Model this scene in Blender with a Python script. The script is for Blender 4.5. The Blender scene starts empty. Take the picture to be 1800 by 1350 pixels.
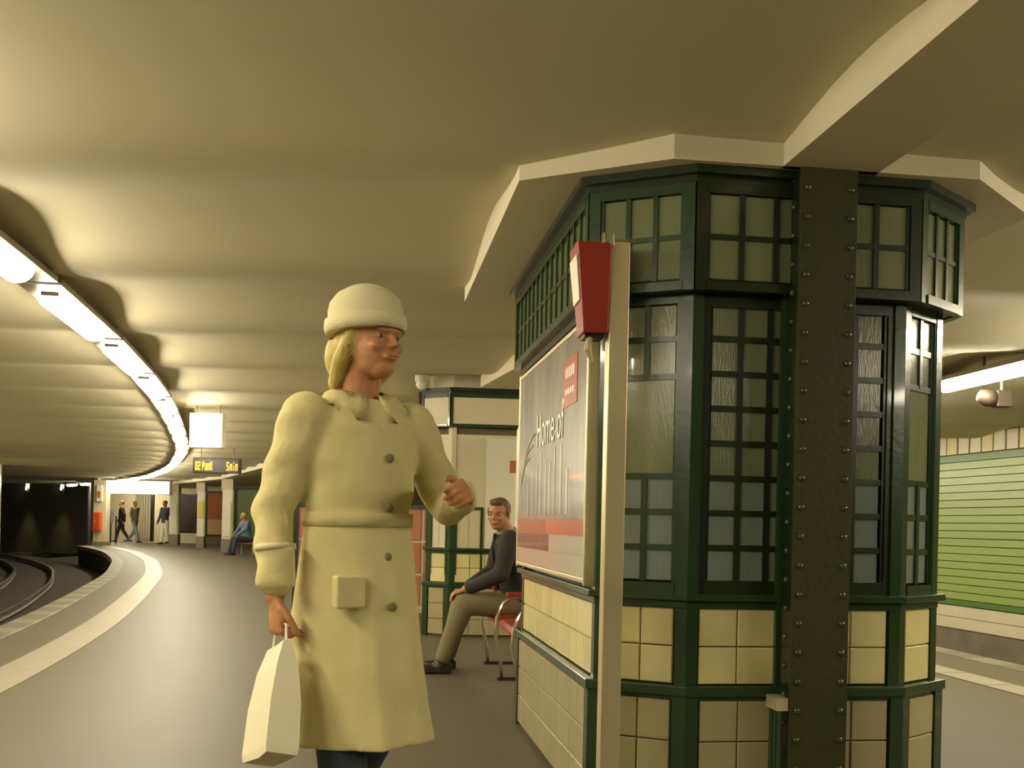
import bpy, bmesh, math, random
from mathutils import Vector, Matrix, Quaternion
random.seed(7)
PI = math.pi
S = bpy.context.scene
COL = S.collection

# ---------------------------------------------------------------- camera, world, exposure
F = 1800.0                    # focal length in pixels of the 1800-wide frame
ROLL = math.radians(1.25)
CAM_H = 1.10
cd = bpy.data.cameras.new('camera')
cd.sensor_fit = 'HORIZONTAL'; cd.sensor_width = 36.0; cd.lens = 36.0
cd.shift_y = (922 - 675) / 1800.0
cd.clip_start = 0.05; cd.clip_end = 200
cam = bpy.data.objects.new('camera', cd); COL.objects.link(cam)
cam.location = (0, 0, CAM_H)
cam.rotation_mode = 'QUATERNION'
cam.rotation_quaternion = (Quaternion((0, 1, 0), -ROLL) @ Quaternion((1, 0, 0), PI / 2))
S.camera = cam

w = bpy.data.worlds.new('world'); S.world = w; w.use_nodes = True
w.node_tree.nodes['Background'].inputs[0].default_value = (0.02, 0.018, 0.01, 1)
w.node_tree.nodes['Background'].inputs[1].default_value = 1.0
S.view_settings.view_transform = 'Standard'
S.view_settings.look = 'None'
S.view_settings.gamma = 1.0
S.view_settings.use_curve_mapping = False
S.view_settings.exposure = 1.16
LAMP_POWER = 32.0             # emission strength of the fluorescent tubes
LAMP_COL = (1.0, 0.885, 0.66)

# ---------------------------------------------------------------- materials
def mat(name, col, rough=0.5, metal=0.0, bump=None, vary=None, coat=0.0, emit=None, spec=0.5, bscale=(1, 1, 1)):
    m = bpy.data.materials.new(name); m.use_nodes = True
    nt = m.node_tree; b = nt.nodes['Principled BSDF']
    b.inputs['Base Color'].default_value = (*col, 1)
    b.inputs['Roughness'].default_value = rough
    b.inputs['Metallic'].default_value = metal
    b.inputs['Coat Weight'].default_value = coat
    b.inputs['Coat Roughness'].default_value = 0.06
    b.inputs['Specular IOR Level'].default_value = spec
    if emit:
        b.inputs['Emission Color'].default_value = (*emit[0], 1)
        b.inputs['Emission Strength'].default_value = emit[1]
    if vary or bump:
        tc = nt.nodes.new('ShaderNodeTexCoord')
        mp = nt.nodes.new('ShaderNodeMapping'); mp.inputs['Scale'].default_value = bscale
        geo = nt.nodes.new('ShaderNodeNewGeometry')
        nt.links.new(geo.outputs['Position'], mp.inputs[0])
    if vary:                                   # (scale, amount, other colour)
        n = nt.nodes.new('ShaderNodeTexNoise'); n.inputs['Scale'].default_value = vary[0]
        n.inputs['Detail'].default_value = 6
        nt.links.new(mp.outputs[0], n.inputs[0])
        r = nt.nodes.new('ShaderNodeMapRange'); r.inputs[1].default_value = 0.35; r.inputs[2].default_value = 0.68
        r.inputs[4].default_value = vary[1]
        nt.links.new(n.outputs[0], r.inputs[0])
        mx = nt.nodes.new('ShaderNodeMix'); mx.data_type = 'RGBA'
        mx.inputs[6].default_value = (*col, 1); mx.inputs[7].default_value = (*vary[2], 1)
        nt.links.new(r.outputs[0], mx.inputs[0]); nt.links.new(mx.outputs[2], b.inputs['Base Color'])
    if bump:                                   # (scale, strength, distance)
        n2 = nt.nodes.new('ShaderNodeTexNoise'); n2.inputs['Scale'].default_value = bump[0]
        n2.inputs['Detail'].default_value = 4
        nt.links.new(mp.outputs[0], n2.inputs[0])
        bp = nt.nodes.new('ShaderNodeBump'); bp.inputs['Strength'].default_value = bump[1]
        bp.inputs['Distance'].default_value = bump[2]
        nt.links.new(n2.outputs[0], bp.inputs['Height']); nt.links.new(bp.outputs[0], b.inputs['Normal'])
    return m

M = {}
M['ceiling'] = mat('ceiling_paint', (.66, .60, .415), .75, bump=(60, .12, .004), vary=(1.3, .35, (.58, .52, .345)), spec=.2)
M['soffit'] = mat('beam_paint', (.72, .65, .47), .6, bump=(50, .1, .003), spec=.3)
M['floor'] = mat('asphalt_floor', (.118, .100, .064), .55, bump=(180, .15, .002), vary=(.8, .5, (.098, .083, .052)), spec=.22)
M['cream_strip'] = mat('tactile_stone', (.30, .265, .185), .5, bump=(120, .2, .002), vary=(6, .3, (.24, .21, .145)))
M['edge_light'] = mat('edge_stone_light', (.22, .195, .13), .55, bump=(90, .2, .002), vary=(9, .4, (.18, .155, .105)))
M['edge_dark'] = mat('edge_stone_dark', (.16, .14, .095), .6, bump=(90, .2, .002), vary=(9, .4, (.13, .11, .07)))
M['ballast'] = mat('ballast_stone', (.050, .041, .024), .95, bump=(25, 1, .05), vary=(14, .8, (.022, .018, .009)))
M['rail'] = mat('rail_steel', (.34, .31, .24), .35, .9)
M['sleeper'] = mat('old_wood_sleeper', (.10, .075, .045), .9, bump=(30, .5, .01))
M['black_wall'] = mat('dark_concrete', (.032, .027, .013), .9, bump=(8, .4, .02), vary=(3, .6, (.02, .017, .008)))  # dark base colour, mottled darker by noise
M['beige_wall'] = mat('beige_wall', (.62, .54, .35), .55, vary=(2, .3, (.55, .47, .3)))
M['wall_tile'] = mat('pale_wall_tile', (.66, .60, .42), .25, vary=(3, .4, (.55, .50, .34)))
M['grey_wall'] = mat('grey_concrete', (.19, .165, .115), .8, bump=(14, .4, .01), vary=(3, .7, (.12, .10, .065)))
M['green_wall'] = mat('glazed_green_tile', (.29, .39, .10), .28, vary=(2, .4, (.25, .34, .08)), bump=(20, .1, .004))
M['green_trim'] = mat('green_edge_tile', (.10, .19, .04), .3)
M['grout'] = mat('tile_grout', (.16, .13, .06), .9)
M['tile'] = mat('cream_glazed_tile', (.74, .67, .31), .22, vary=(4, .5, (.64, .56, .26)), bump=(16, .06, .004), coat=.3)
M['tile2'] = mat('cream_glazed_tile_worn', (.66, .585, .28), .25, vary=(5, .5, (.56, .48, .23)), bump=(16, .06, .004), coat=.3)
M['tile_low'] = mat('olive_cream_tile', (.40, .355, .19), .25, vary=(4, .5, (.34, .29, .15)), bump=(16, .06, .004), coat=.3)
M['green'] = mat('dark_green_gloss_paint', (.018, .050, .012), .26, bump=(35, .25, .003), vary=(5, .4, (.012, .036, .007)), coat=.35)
M['green_deep'] = mat('deep_and_shaded_green_paint', (.008, .018, .004), .3, bump=(35, .3, .003), coat=.3)  # deep green trim; also front window frames with shade in the colour
M['pillar'] = mat('riveted_column_paint', (.036, .042, .007), .5, bump=(45, .5, .004), vary=(3, .7, (.055, .042, .008)), coat=0, spec=.25)
M['pane'] = mat('ribbed_glass_pane', (.19, .225, .11), .16, bump=(60, .5, .004), bscale=(3, 3, .45), vary=(2.2, .6, (.155, .18, .085)), coat=.6)
M['pane_blue_reflection'] = mat('ribbed_glass_pane_blue_reflection', (.21, .27, .25), .14, bump=(60, .5, .004), bscale=(3, 3, .45), vary=(2.2, .6, (.19, .22, .16)), coat=.7)  # bluish reflection on the lower panes, put into the glass colour
M['rivet'] = mat('rivet_gloss_paint', (.045, .06, .02), .22, coat=.6)
M['steel'] = mat('brushed_steel', (.68, .60, .38), .36, .55, bump=(40, .12, .002), bscale=(4, 4, .3))
M['chrome'] = mat('chrome', (.72, .68, .55), .15, 1.0)
M['red'] = mat('red_enamel', (.30, .026, .010), .42, vary=(5, .4, (.25, .02, .008)))
M['label_white'] = mat('white_label', (.85, .82, .68), .5)
M['seat_red'] = mat('red_brown_seat', (.36, .052, .018), .35, coat=.3)
M['black'] = mat('black_metal', (.012, .012, .010), .45)
M['housing'] = mat('lamp_housing_enamel', (.20, .17, .10), .4)
M['tube'] = mat('fluorescent_tube', (1, 1, .9), .3, emit=(LAMP_COL, LAMP_POWER))
M['signlight'] = mat('lit_sign_panel', (1, .98, .9), .4, emit=((1, .93, .75), 5.0))
M['cream_panel'] = mat('cream_painted_panel', (.64, .57, .38), .45, vary=(3, .3, (.56, .50, .32)))
M['salmon'] = mat('salmon_wall_tile', (.50, .17, .07), .35, vary=(4, .4, (.42, .14, .055)))
M['white_joint'] = mat('white_joint', (.75, .70, .55), .6)
M['orange'] = mat('orange_poster_print', (.55, .15, .01), .4, vary=(3, .7, (.35, .09, .02)))
M['dark_poster'] = mat('dark_poster_print', (.05, .045, .03), .4, vary=(4, .8, (.12, .08, .04)))
M['led'] = mat('amber_led', (1, .45, 0), .4, emit=((1, .30, .003), 1.0))
M['speaker'] = mat('brown_grey_speaker', (.05, .036, .022), .6)
M['poster'] = mat('poster_print_grey', (.20, .17, .155), .3, vary=(7, .9, (.42, .38, .33)), bscale=(1, 1, .35), coat=1.0)
M['poster_red'] = mat('poster_print_red', (.42, .06, .03), .3, vary=(5, .5, (.55, .25, .13)), coat=1.0)
M['poster_purple'] = mat('poster_print_purple', (.13, .03, .07), .3, vary=(8, .7, (.25, .08, .08)), coat=1.0)
M['poster_pale'] = mat('poster_print_pale', (.60, .56, .47), .3, coat=1.0)
M['poster_orange'] = mat('poster_print_orange', (.60, .13, .04), .3, coat=1.0)
M['coat'] = mat('pale_khaki_cloth', (.62, .55, .27), .85, bump=(14, .5, .02), vary=(4, .5, (.53, .46, .21)), spec=.15)
M['hat'] = mat('pale_cream_wool', (.66, .60, .36), .9, bump=(120, .5, .004), spec=.1)
M['skin'] = mat('skin', (.46, .22, .095), .5, vary=(20, .4, (.42, .18, .08)), spec=.35)
M['blond'] = mat('blond_hair', (.50, .40, .09), .55, bump=(70, .8, .008), bscale=(3, 3, .5))
M['brown_hair'] = mat('brown_hair', (.13, .075, .028), .6, bump=(90, .8, .008), bscale=(2, 2, .7))
M['dark_jeans'] = mat('dark_blue_jeans', (.03, .045, .06), .8, bump=(90, .3, .003))
M['blue_jeans'] = mat('light_blue_jeans', (.22, .25, .30), .8)
M['khaki'] = mat('khaki_trouser_cloth', (.20, .165, .085), .85, bump=(60, .3, .004), vary=(5, .4, (.16, .13, .065)))
M['jacket'] = mat('charcoal_jacket_cloth', (.022, .021, .016), .85, bump=(60, .4, .005), vary=(6, .6, (.04, .038, .03)))
M['grey_hood'] = mat('grey_marl_cloth', (.24, .22, .16), .85)
M['shoe'] = mat('dark_shoe_leather', (.03, .022, .015), .4)
M['eye'] = mat('eye_white', (.36, .31, .24), .35)
M['iris'] = mat('dark_iris', (.05, .03, .02), .2)
M['lips'] = mat('lips', (.48, .17, .11), .45)
M['bag'] = mat('white_paper_bag', (.72, .67, .46), .6, vary=(6, .3, (.62, .56, .38)))
M['yellow'] = mat('yellow_enamel', (.70, .55, .08), .4)
M['blue_cloth'] = mat('blue_cloth', (.14, .18, .30), .8)
M['white'] = mat('white_enamel', (.74, .70, .56), .35)
M['wallcap'] = mat('pale_wall_cap', (.5, .44, .29), .7)

# ---------------------------------------------------------------- builders
def thing(name, label, cat, loc=(0, 0, 0), group=None):
    o = bpy.data.objects.new(name, None); COL.objects.link(o)
    o.empty_display_size = .1
    o.location = loc; o['label'] = label; o['category'] = cat
    if group: o['group'] = group
    return o
def wloc(o):
    p = Vector((0, 0, 0))
    while o is not None:
        p = p + o.location; o = o.parent
    return p

class B:
    """collects shapes in world coordinates; .make() links them as one mesh object"""
    def __init__(s): s.v = []; s.f = []
    def add(s, vs, fs):
        n = len(s.v); s.v += [Vector(v) for v in vs]; s.f += [tuple(i + n for i in f) for f in fs]; return s
    def hexa(s, c):      # 8 corners: bottom 4 ccw, top 4 ccw
        return s.add(c, [(3, 2, 1, 0), (4, 5, 6, 7), (0, 1, 5, 4), (1, 2, 6, 5), (2, 3, 7, 6), (3, 0, 4, 7)])
    def box(s, x0, x1, y0, y1, z0, z1, fr=None):
        c = [(x0, y0, z0), (x1, y0, z0), (x1, y1, z0), (x0, y1, z0), (x0, y0, z1), (x1, y0, z1), (x1, y1, z1), (x0, y1, z1)]
        if fr: c = [fr(*p) for p in c]
        return s.hexa(c)
    def prism(s, poly, z0, z1):
        n = len(poly)
        vs = [(p[0], p[1], z0) for p in poly] + [(p[0], p[1], z1) for p in poly]
        return s.add(vs, [tuple(range(n - 1, -1, -1)), tuple(range(n, 2 * n))] + [(i, (i + 1) % n, n + (i + 1) % n, n + i) for i in range(n)])
    def loft(s, rings, cap=True):
        n = len(rings[0]); vs = [p for r in rings for p in r]; fs = []
        for k in range(len(rings) - 1):
            for i in range(n):
                j = (i + 1) % n
                fs.append((k * n + i, k * n + j, (k + 1) * n + j, (k + 1) * n + i))
        if cap:
            fs.append(tuple(range(n - 1, -1, -1))); fs.append(tuple((len(rings) - 1) * n + i for i in range(n)))
        return s.add(vs, fs)
    def tube(s, pts, r, seg=10, cap=True):
        pts = [Vector(p) for p in pts]; rs = r if isinstance(r, (list, tuple)) else [r] * len(pts)
        rings = []; up = None
        for i, p in enumerate(pts):
            t = (pts[min(i + 1, len(pts) - 1)] - pts[max(i - 1, 0)]).normalized()
            if up is None: up = Vector((0, 0, 1)) if abs(t.z) < .9 else Vector((1, 0, 0))
            a = (up - t * up.dot(t)).normalized(); b = t.cross(a); up = a
            rings.append([p + a * math.cos(q * 2 * PI / seg) * rs[i] + b * math.sin(q * 2 * PI / seg) * rs[i] for q in range(seg)])
        return s.loft(rings, cap)
    def ell(s, c, r, R=None, seg=16, rg=10):
        c = Vector(c); rings = []
        for k in range(1, rg):
            a = PI * k / rg
            rings.append([(math.sin(a) * math.cos(2 * PI * q / seg) * r[0], math.sin(a) * math.sin(2 * PI * q / seg) * r[1], -math.cos(a) * r[2]) for q in range(seg)])
        vs = [Vector(p) for rr in rings for p in rr] + [Vector((0, 0, -r[2])), Vector((0, 0, r[2]))]
        if R is not None: vs = [R @ v for v in vs]
        vs = [v + c for v in vs]; n = len(vs); fs = []
        for k in range(rg - 2):
            for i in range(seg):
                j = (i + 1) % seg; fs.append((k * seg + i, k * seg + j, (k + 1) * seg + j, (k + 1) * seg + i))
        for i in range(seg):
            j = (i + 1) % seg; fs.append((n - 2, j, i)); fs.append((n - 1, (rg - 2) * seg + i, (rg - 2) * seg + j))
        return s.add(vs, fs)
    def limb(s, pts, rs, seg=14):      # chain of tapered capsules
        for i in range(len(pts) - 1):
            s.tube([pts[i], pts[i + 1]], [rs[i], rs[i + 1]], seg)
        for p, r in zip(pts, rs): s.ell(p, (r, r, r), None, seg, 8)
        return s
    def make(s, name, m, parent=None, smooth=False, kind=None, remesh=None, label=None, cat=None, group=None, bevel=None, smooth_it=4, disp=None, xf=None):
        vs = s.v
        if xf is not None: vs = [xf @ v for v in vs]
        lo = Vector([min(v[i] for v in vs) for i in range(3)]); hi = Vector([max(v[i] for v in vs) for i in range(3)])
        c = (lo + hi) / 2
        me = bpy.data.meshes.new(name)
        me.from_pydata([v - c for v in vs], [], s.f)
        bm = bmesh.new(); bm.from_mesh(me)
        if remesh is None and len(s.f) < 60000: bmesh.ops.recalc_face_normals(bm, faces=bm.faces)
        bm.to_mesh(me); bm.free()
        o = bpy.data.objects.new(name, me)
        COL.objects.link(o)
        if remesh:
            r = o.modifiers.new('r', 'REMESH'); r.mode = 'VOXEL'; r.voxel_size = remesh
            if smooth_it:
                q = o.modifiers.new('s', 'SMOOTH'); q.iterations = smooth_it; q.factor = .5
            dg = bpy.context.evaluated_depsgraph_get()
            me2 = bpy.data.meshes.new_from_object(o.evaluated_get(dg)); o.modifiers.clear(); o.data = me2; me = me2
            me.name = name
            if disp:
                for v in me.vertices: v.co = disp(v.co + c) - c
        if bevel:
            q = o.modifiers.new('b', 'BEVEL'); q.width = bevel; q.segments = 2; q.limit_method = 'ANGLE'
        me.materials.clear(); me.materials.append(M[m] if isinstance(m, str) else m)
        if smooth: me.polygons.foreach_set('use_smooth', [True] * len(me.polygons))
        o.location = c - (wloc(parent) if parent else Vector((0, 0, 0)))
        if parent: o.parent = parent
        if kind: o['kind'] = kind
        if label: o['label'] = label
        if cat: o['category'] = cat
        if group: o['group'] = group
        return o

TM = {}
def tile_mesh(w_, d, h, m, inset=.004):
    k = (round(w_, 4), round(d, 4), round(h, 4), m, inset)
    if k in TM: return TM[k]
    e = inset; x, y, z = w_ / 2, d / 2, h / 2
    vs = [(-x, y, -z), (x, y, -z), (x, y, z), (-x, y, z),
          (-x, -y + e, -z), (x, -y + e, -z), (x, -y + e, z), (-x, -y + e, z),
          (-x + e, -y, -z + e), (x - e, -y, -z + e), (x - e, -y, z - e), (-x + e, -y, z - e)]
    fs = [(0, 1, 2, 3)]
    for a in (0, 4):
        for i in range(4):
            j = (i + 1) % 4
            fs.append((a + i, a + 4 + i, a + 4 + j, a + j))
    fs.append((8, 9, 10, 11)); 
    me = bpy.data.meshes.new('tile'); me.from_pydata(vs, [], fs)
    bm = bmesh.new(); bm.from_mesh(me); bmesh.ops.recalc_face_normals(bm, faces=bm.faces); bm.to_mesh(me); bm.free()
    me.materials.append(M[m]); TM[k] = me
    return me
def piece(name, me, loc, ang, parent, tilt=0):
    o = bpy.data.objects.new(name, me); COL.objects.link(o)
    o.parent = parent; o.location = Vector(loc) - wloc(parent); o.rotation_euler = (tilt, 0, ang)
    return o

# ---------------------------------------------------------------- the line of the platform
LEFT = [(-9, -2.05), (-4, -2.15), (0, -2.35), (3, -2.62), (6.14, -3.05), (10, -3.87), (13.9, -4.95), (19.6, -6.65), (25.9, -8.95), (31.9, -11.6), (36, -13.9), (40, -16.5), (46, -21)]
RIGHT = [(-9, 6.85), (10, 4.16), (14, 3.55), (19, 2.3), (25, .1), (31, -2.6), (38, -6.3), (46, -11.5), (52, -16)]
def interp(tab, y):
    for (a, xa), (b, xb) in zip(tab, tab[1:]):
        if y <= b or (b, xb) == tab[-1]: t = (y - a) / (b - a); return xa + (xb - xa) * t
def smooth_x(tab, y):
    return sum(interp(tab, min(max(y + d, tab[0][0]), tab[-1][0])) * k for d, k in ((-1.6, .2), (-.8, .2), (0, .2), (.8, .2), (1.6, .2)))
def curve(tab, y0, y1, off, step=.5):
    """points of the line moved sideways by off (positive to the right)"""
    out = []; n = max(2, int((y1 - y0) / step))
    for i in range(n + 1):
        y = y0 + (y1 - y0) * i / n
        a = Vector((smooth_x(tab, y - .3), y - .3)); b = Vector((smooth_x(tab, y + .3), y + .3))
        t = (b - a).normalized(); nrm = Vector((t.y, -t.x))
        p = Vector((smooth_x(tab, y), y)) + nrm * off
        out.append((p.x, p.y, t))
    return out
def ribbon(b, A, C, z0, z1):
    rings = [[(a[0], a[1], z0), (c[0], c[1], z0), (c[0], c[1], z1), (a[0], a[1], z1)] for a, c in zip(A, C)]
    return b.loft(rings)
def arc_points(tab, y0, y1, off, step):
    P = curve(tab, y0, y1, off, .1); out = [P[0]]; acc = 0
    for p, q in zip(P, P[1:]):
        L = math.hypot(q[0] - p[0], q[1] - p[1])
        while acc + L >= step * len(out):
            f = (step * len(out) - acc) / L
            out.append((p[0] + (q[0] - p[0]) * f, p[1] + (q[1] - p[1]) * f, q[2]))
        acc += L
    return out

# floor: the platform slab between its two curved edges
fl = B(); LE = [(p[0] if p[1] < 35.8 else max(p[0], -15.1 - (p[1] - 37.4) * .427 if p[1] > 37.2 else p[0]), p[1], p[2]) for p in curve(LEFT, -8.5, 44, -.78)]
ribbon(fl, LE, curve(RIGHT, -8.5, 44, -.25), -.75, 0)
floor = fl.make('floor', 'floor', kind='structure')
CY = 44
wall_riser = B(); ribbon(wall_riser, curve(LEFT, -8.5, 37, -1.01), curve(LEFT, -8.5, 37, -.785), -.75, -.14); wall_riser.make('platform_riser', 'black_wall', floor)
# left edge: edge stones, tactile slabs
for k, p in enumerate(arc_points(LEFT, 2, 37, -.91, .46)):
    me = tile_mesh(.452, .26, .14, 'edge_light' if k % 2 else 'edge_dark', .01)
    piece('edge_stone', me, (p[0], p[1], -.068 + .002), math.atan2(p[2].y, p[2].x), floor)
for p in arc_points(LEFT, 2, 38, -.15, .62):
    me = tile_mesh(.616, .32, .03, 'cream_strip', .0015)
    piece('tactile_slab', me, (p[0], p[1], -.008), math.atan2(p[2].y, p[2].x), floor)
for p in arc_points(RIGHT, 3, 20, -.92, .62):
    me = tile_mesh(.60, .26, .03, 'cream_strip', .003)
    piece('tactile_slab', me, (p[0], p[1], -.008), math.atan2(p[2].y, p[2].x), floor)
for k, p in enumerate(arc_points(RIGHT, 3, 20, -.12, .46)):
    me = tile_mesh(.452, .26, .14, 'edge_light' if k % 2 else 'edge_dark', .01)
    piece('edge_stone', me, (p[0], p[1], -.068 + .002), math.atan2(p[2].y, p[2].x), floor)

# track beds and rails
BED = -.68
tb = B(); ribbon(tb, curve(LEFT, -8.5, 62, -6.0), curve(LEFT, -8.5, 62, -1.02), BED - .3, BED)
tb.make('trackbed', 'ballast', kind='structure')
tb = B(); ribbon(tb, curve(RIGHT, -8.5, 50, -.2), curve(RIGHT, -8.5, 50, 3.3), BED - .3, BED)
tb.make('trackbed', 'ballast', kind='structure')
def rail(tab, y0, y1, off, label):
    b = B()
    for (wd, z0, z1) in ((.055, BED + .12, BED + .16), (.014, BED + .04, BED + .13), (.07, BED + .025, BED + .045)):
        ribbon(b, curve(tab, y0, y1, off - wd / 2), curve(tab, y0, y1, off + wd / 2), z0, z1)
    b.make('rail', 'rail', label=label, cat='rail')
rail(LEFT, 0, 50, -2.42, 'steel rail of the left track, the one nearer the platform edge')
rail(LEFT, 0, 50, -3.42, 'steel rail of the left track, the one farther from the platform')
rail(RIGHT, 3, 30, 1.0, 'steel rail of the right track, nearer the platform')
rail(RIGHT, 3, 30, 2.4, 'steel rail of the right track, beside the green tiled wall')
# ceiling: shallow transverse vaults, one lamp per bay
PER = 1.75; PH = 6.55
def ceil_z(x, y):
    return 2.455 + .085 * (.5 + .5 * math.cos(2 * PI * (y - PH) / PER)) ** .8
cb = B(); nx, ny = 20, 480; x0, x1, y0, y1 = -32, 15, -9, 62
vs = []; fs = []
for j in range(ny + 1):
    y = y0 + (y1 - y0) * j / ny
    for i in range(nx + 1):
        x = x0 + (x1 - x0) * i / nx; vs.append((x, y, ceil_z(x, y)))
for j in range(ny):
    for i in range(nx):
        a = j * (nx + 1) + i; fs.append((a, a + nx + 1, a + nx + 2, a + 1))
cb.add(vs, fs)
co = cb.make('ceiling', 'ceiling', kind='structure', smooth=True)

# ---------------------------------------------------------------- kiosk frame
AX = math.radians(8.15)
KO = Vector((1.067, 3.82))
def KW(v, u, O=KO, ax=AX):      # kiosk plan coordinates -> world
    return Vector((O.x + v * math.cos(ax) - u * math.sin(ax), O.y + v * math.sin(ax) + u * math.cos(ax)))
# ceiling girder and the soffit ring round the kiosk
RING = [(-1.05, 2.36), (-1.05, .2), (-.55, -.14), (.6, -.16), (1.05, .2), (1.05, 2.36), (.55, 2.72), (-.55, 2.72)]
SOF = 2.40
sb = B(); sb.prism([KW(*p) for p in RING], SOF, 2.66); sb.make('trim_1', 'soffit', kind='structure')
gb = B()
gb.prism([KW(*p) for p in ((-.148, -9), (.211, -9), (.211, -.12), (-.148, -.12))], SOF, 2.66)
gb.make('trim_2', 'soffit', kind='structure')
# second ring and girder farther on, following the bend
AX2 = math.radians(5)
KO2 = Vector((-.195, 9.95))
sb = B(); sb.prism([KW(*p, KO2, AX2) for p in [(-.62, 1.75), (-.62, .16), (-.40, 0), (.42, 0), (.64, .16), (.64, 1.75), (.42, 1.92), (-.40, 1.92)]], SOF, 2.66)
sb.make('trim_3', 'ceiling', kind='structure')
a0 = KW(-.15, 2.7); a1 = KW(.2, 2.7); b0 = KW(-.15, -.18, KO2, AX2); b1 = KW(.2, -.18, KO2, AX2)
gb = B(); gb.prism([a0, a1, b1, b0], SOF, 2.66); gb.make('trim_4', 'soffit', kind='structure')
pts = [KW(0, 2.35, KO2, AX2), Vector((-2.2, 16.5)), Vector((-5.0, 23)), Vector((-9.4, 33.6)), Vector((-13.4, 40.4)), Vector((-16, 44))]
rings = []
for i, p in enumerate(pts):
    t = (pts[min(i + 1, len(pts) - 1)] - pts[max(i - 1, 0)]).normalized(); n = Vector((t.y, -t.x)) * .18
    rings.append([(p.x - n.x, p.y - n.y, SOF - .02), (p.x + n.x, p.y + n.y, SOF - .02), (p.x + n.x, p.y + n.y, 2.64), (p.x - n.x, p.y - n.y, 2.64)])
B().loft(rings).make('trim_5', 'soffit', kind='structure')

# ---------------------------------------------------------------- walls
# right wall across the right track
RW = 3.05
def wall_strip(name, tab, ya, yb, off0, off1, z0, z1, m, parent=None, kind='structure', step=.5):
    b = B(); ribbon(b, curve(tab, ya, yb, off0, step), curve(tab, ya, yb, off1, step), z0, z1)
    return b.make(name, m, parent, kind=kind)
wr = wall_strip('wall_right', RIGHT, -8.5, 48, RW + .03, RW + .35, -.9, 2.75, 'grout')
def courses(tab, ya, yb, off, z0, z1, n, m, name, gap=.012, th=.03, step=.5):
    h = (z1 - z0) / n
    for i in range(n):
        b = B(); ribbon(b, curve(tab, ya, yb, off - th, step), curve(tab, ya, yb, off + .03, step), z0 + i * h + gap / 2, z0 + (i + 1) * h - gap / 2)
        b.make(name, m, wr)
courses(RIGHT, 11.0, 19.6, RW, .16, 2.14, 18, 'green_wall', 'green_tile_course')
courses(RIGHT, 10.9, 19.9, RW, 2.14, 2.24, 1, 'green_trim', 'green_edge_course', .006, .045)
courses(RIGHT, 10.9, 19.9, RW, .08, .16, 1, 'green_trim', 'green_edge_course', .006, .045)
courses(RIGHT, 8, 21, RW, -.26, .07, 2, 'wall_tile', 'pale_tile_course', .008)
b = B(); ribbon(b, curve(RIGHT, 6, 24, RW - .06), curve(RIGHT, 6, 24, RW + .03), -.62, -.27); b.make('plinth', 'grey_wall', wr)
ps = curve(RIGHT, 10, 22, RW - .015, .24)
for k, p in enumerate(ps):          # upright tiles under the ceiling
    me = tile_mesh(.225, .03, .27, 'wall_tile' if k % 3 else 'tile2', .004)
    piece('upright_tile', me, (p[0], p[1], 2.39), math.atan2(p[2].y, p[2].x) - PI, wr)
# left wall across the left track, ends where the tunnel begins
LWO = -3.80
def wall_left_part(y0_, y1_):
    b = B(); ribbon(b, curve(LEFT, y0_, y1_, LWO - .3), curve(LEFT, y0_, y1_, LWO), BED, 2.7); return b
wl = wall_left_part(-8.5, 30.5).make('wall_left', 'wall_tile', kind='structure')
b = B(); ribbon(b, curve(LEFT, 21.5, 26.6, LWO), curve(LEFT, 21.5, 26.6, LWO + .05), .35, 2.3)
t = thing('poster', 'grey poster on the far left wall beside the tunnel mouth', 'poster', (-14, 24, .35))
b.make('frame', 'steel', t)
b = B(); ribbon(b, curve(LEFT, 21.7, 26.4, LWO + .05), curve(LEFT, 21.7, 26.4, LWO + .06), .45, 2.2); b.make('sheet', 'poster', t)
# black tunnel shell
b = B(); b.box(-30, -29.7, 24, 60, BED, 2.75); b.box(-30, -19.35, 47, 47.3, BED, 2.75)
wb = b.make('wall_tunnel', 'black_wall', kind='structure')
B().prism([(-15.35, 37.45), (-15.2, 37.45), (-19.35, 47.2), (-19.6, 47.2)], BED, 2.75).make('wall_tunnel_side', 'black_wall', kind='structure')
# dark lintel + light edge over the tunnel mouth
B().box(-32, -15.2, 37.5, 37.7, 2.42, 2.75).make('trim_6', 'grey_wall', kind='structure')
# end wall of the station hall
B().box(-22, 14, 49.0, 49.3, -.75, 2.75).make('wall_back', 'beige_wall', kind='structure')
B().box(-12, 12, -9.0, -8.7, -1.0, 2.75).make('wall_front', 'beige_wall', kind='structure')

# ---------------------------------------------------------------- kiosk builder
def face_frame(p0, p1):
    d = (p1 - p0); L = d.length; t = d / L; n = Vector((t.y, -t.x)); ang = math.atan2(t.y, t.x)
    def fr(a, o, h): return Vector((p0.x + t.x * a + n.x * o, p0.y + t.y * a + n.y * o, h))
    return fr, L, ang
def offset(poly, d):
    n = len(poly); out = []
    for i in range(n):
        p, c, q = poly[i - 1], poly[i], poly[(i + 1) % n]
        t1 = (c - p).normalized(); t2 = (q - c).normalized()
        n1 = Vector((t1.y, -t1.x)); n2 = Vector((t2.y, -t2.x))
        m_ = (n1 + n2).normalized(); out.append(c + m_ * (d / m_.dot(n1)))
    return out
def prism_part(name, poly, z0, z1, m, parent, bevel=None):
    b = B(); b.prism(poly, z0, z1); return b.make(name, m, parent, bevel=bevel)
TW, TH = .14, .155
def tiles(fr, L, ang, o, z0, z1, rows, parent, ms, margin, cols=None):
    W = L - 2 * margin
    if W < .03: return
    n = cols or max(1, round(W / TW)); w_ = W / n; h = (z1 - z0) / rows
    for r in range(rows):
        for c in range(n):
            m = ms[1] if random.random() < .3 else ms[0]
            me = tile_mesh(w_ - .004, .022, h - .004, m)
            p = fr(margin + (c + .5) * w_, o + .004 + random.uniform(-.0008, .0008), z0 + (r + .5) * h)
            piece('tile', me, p, ang, parent)
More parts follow.
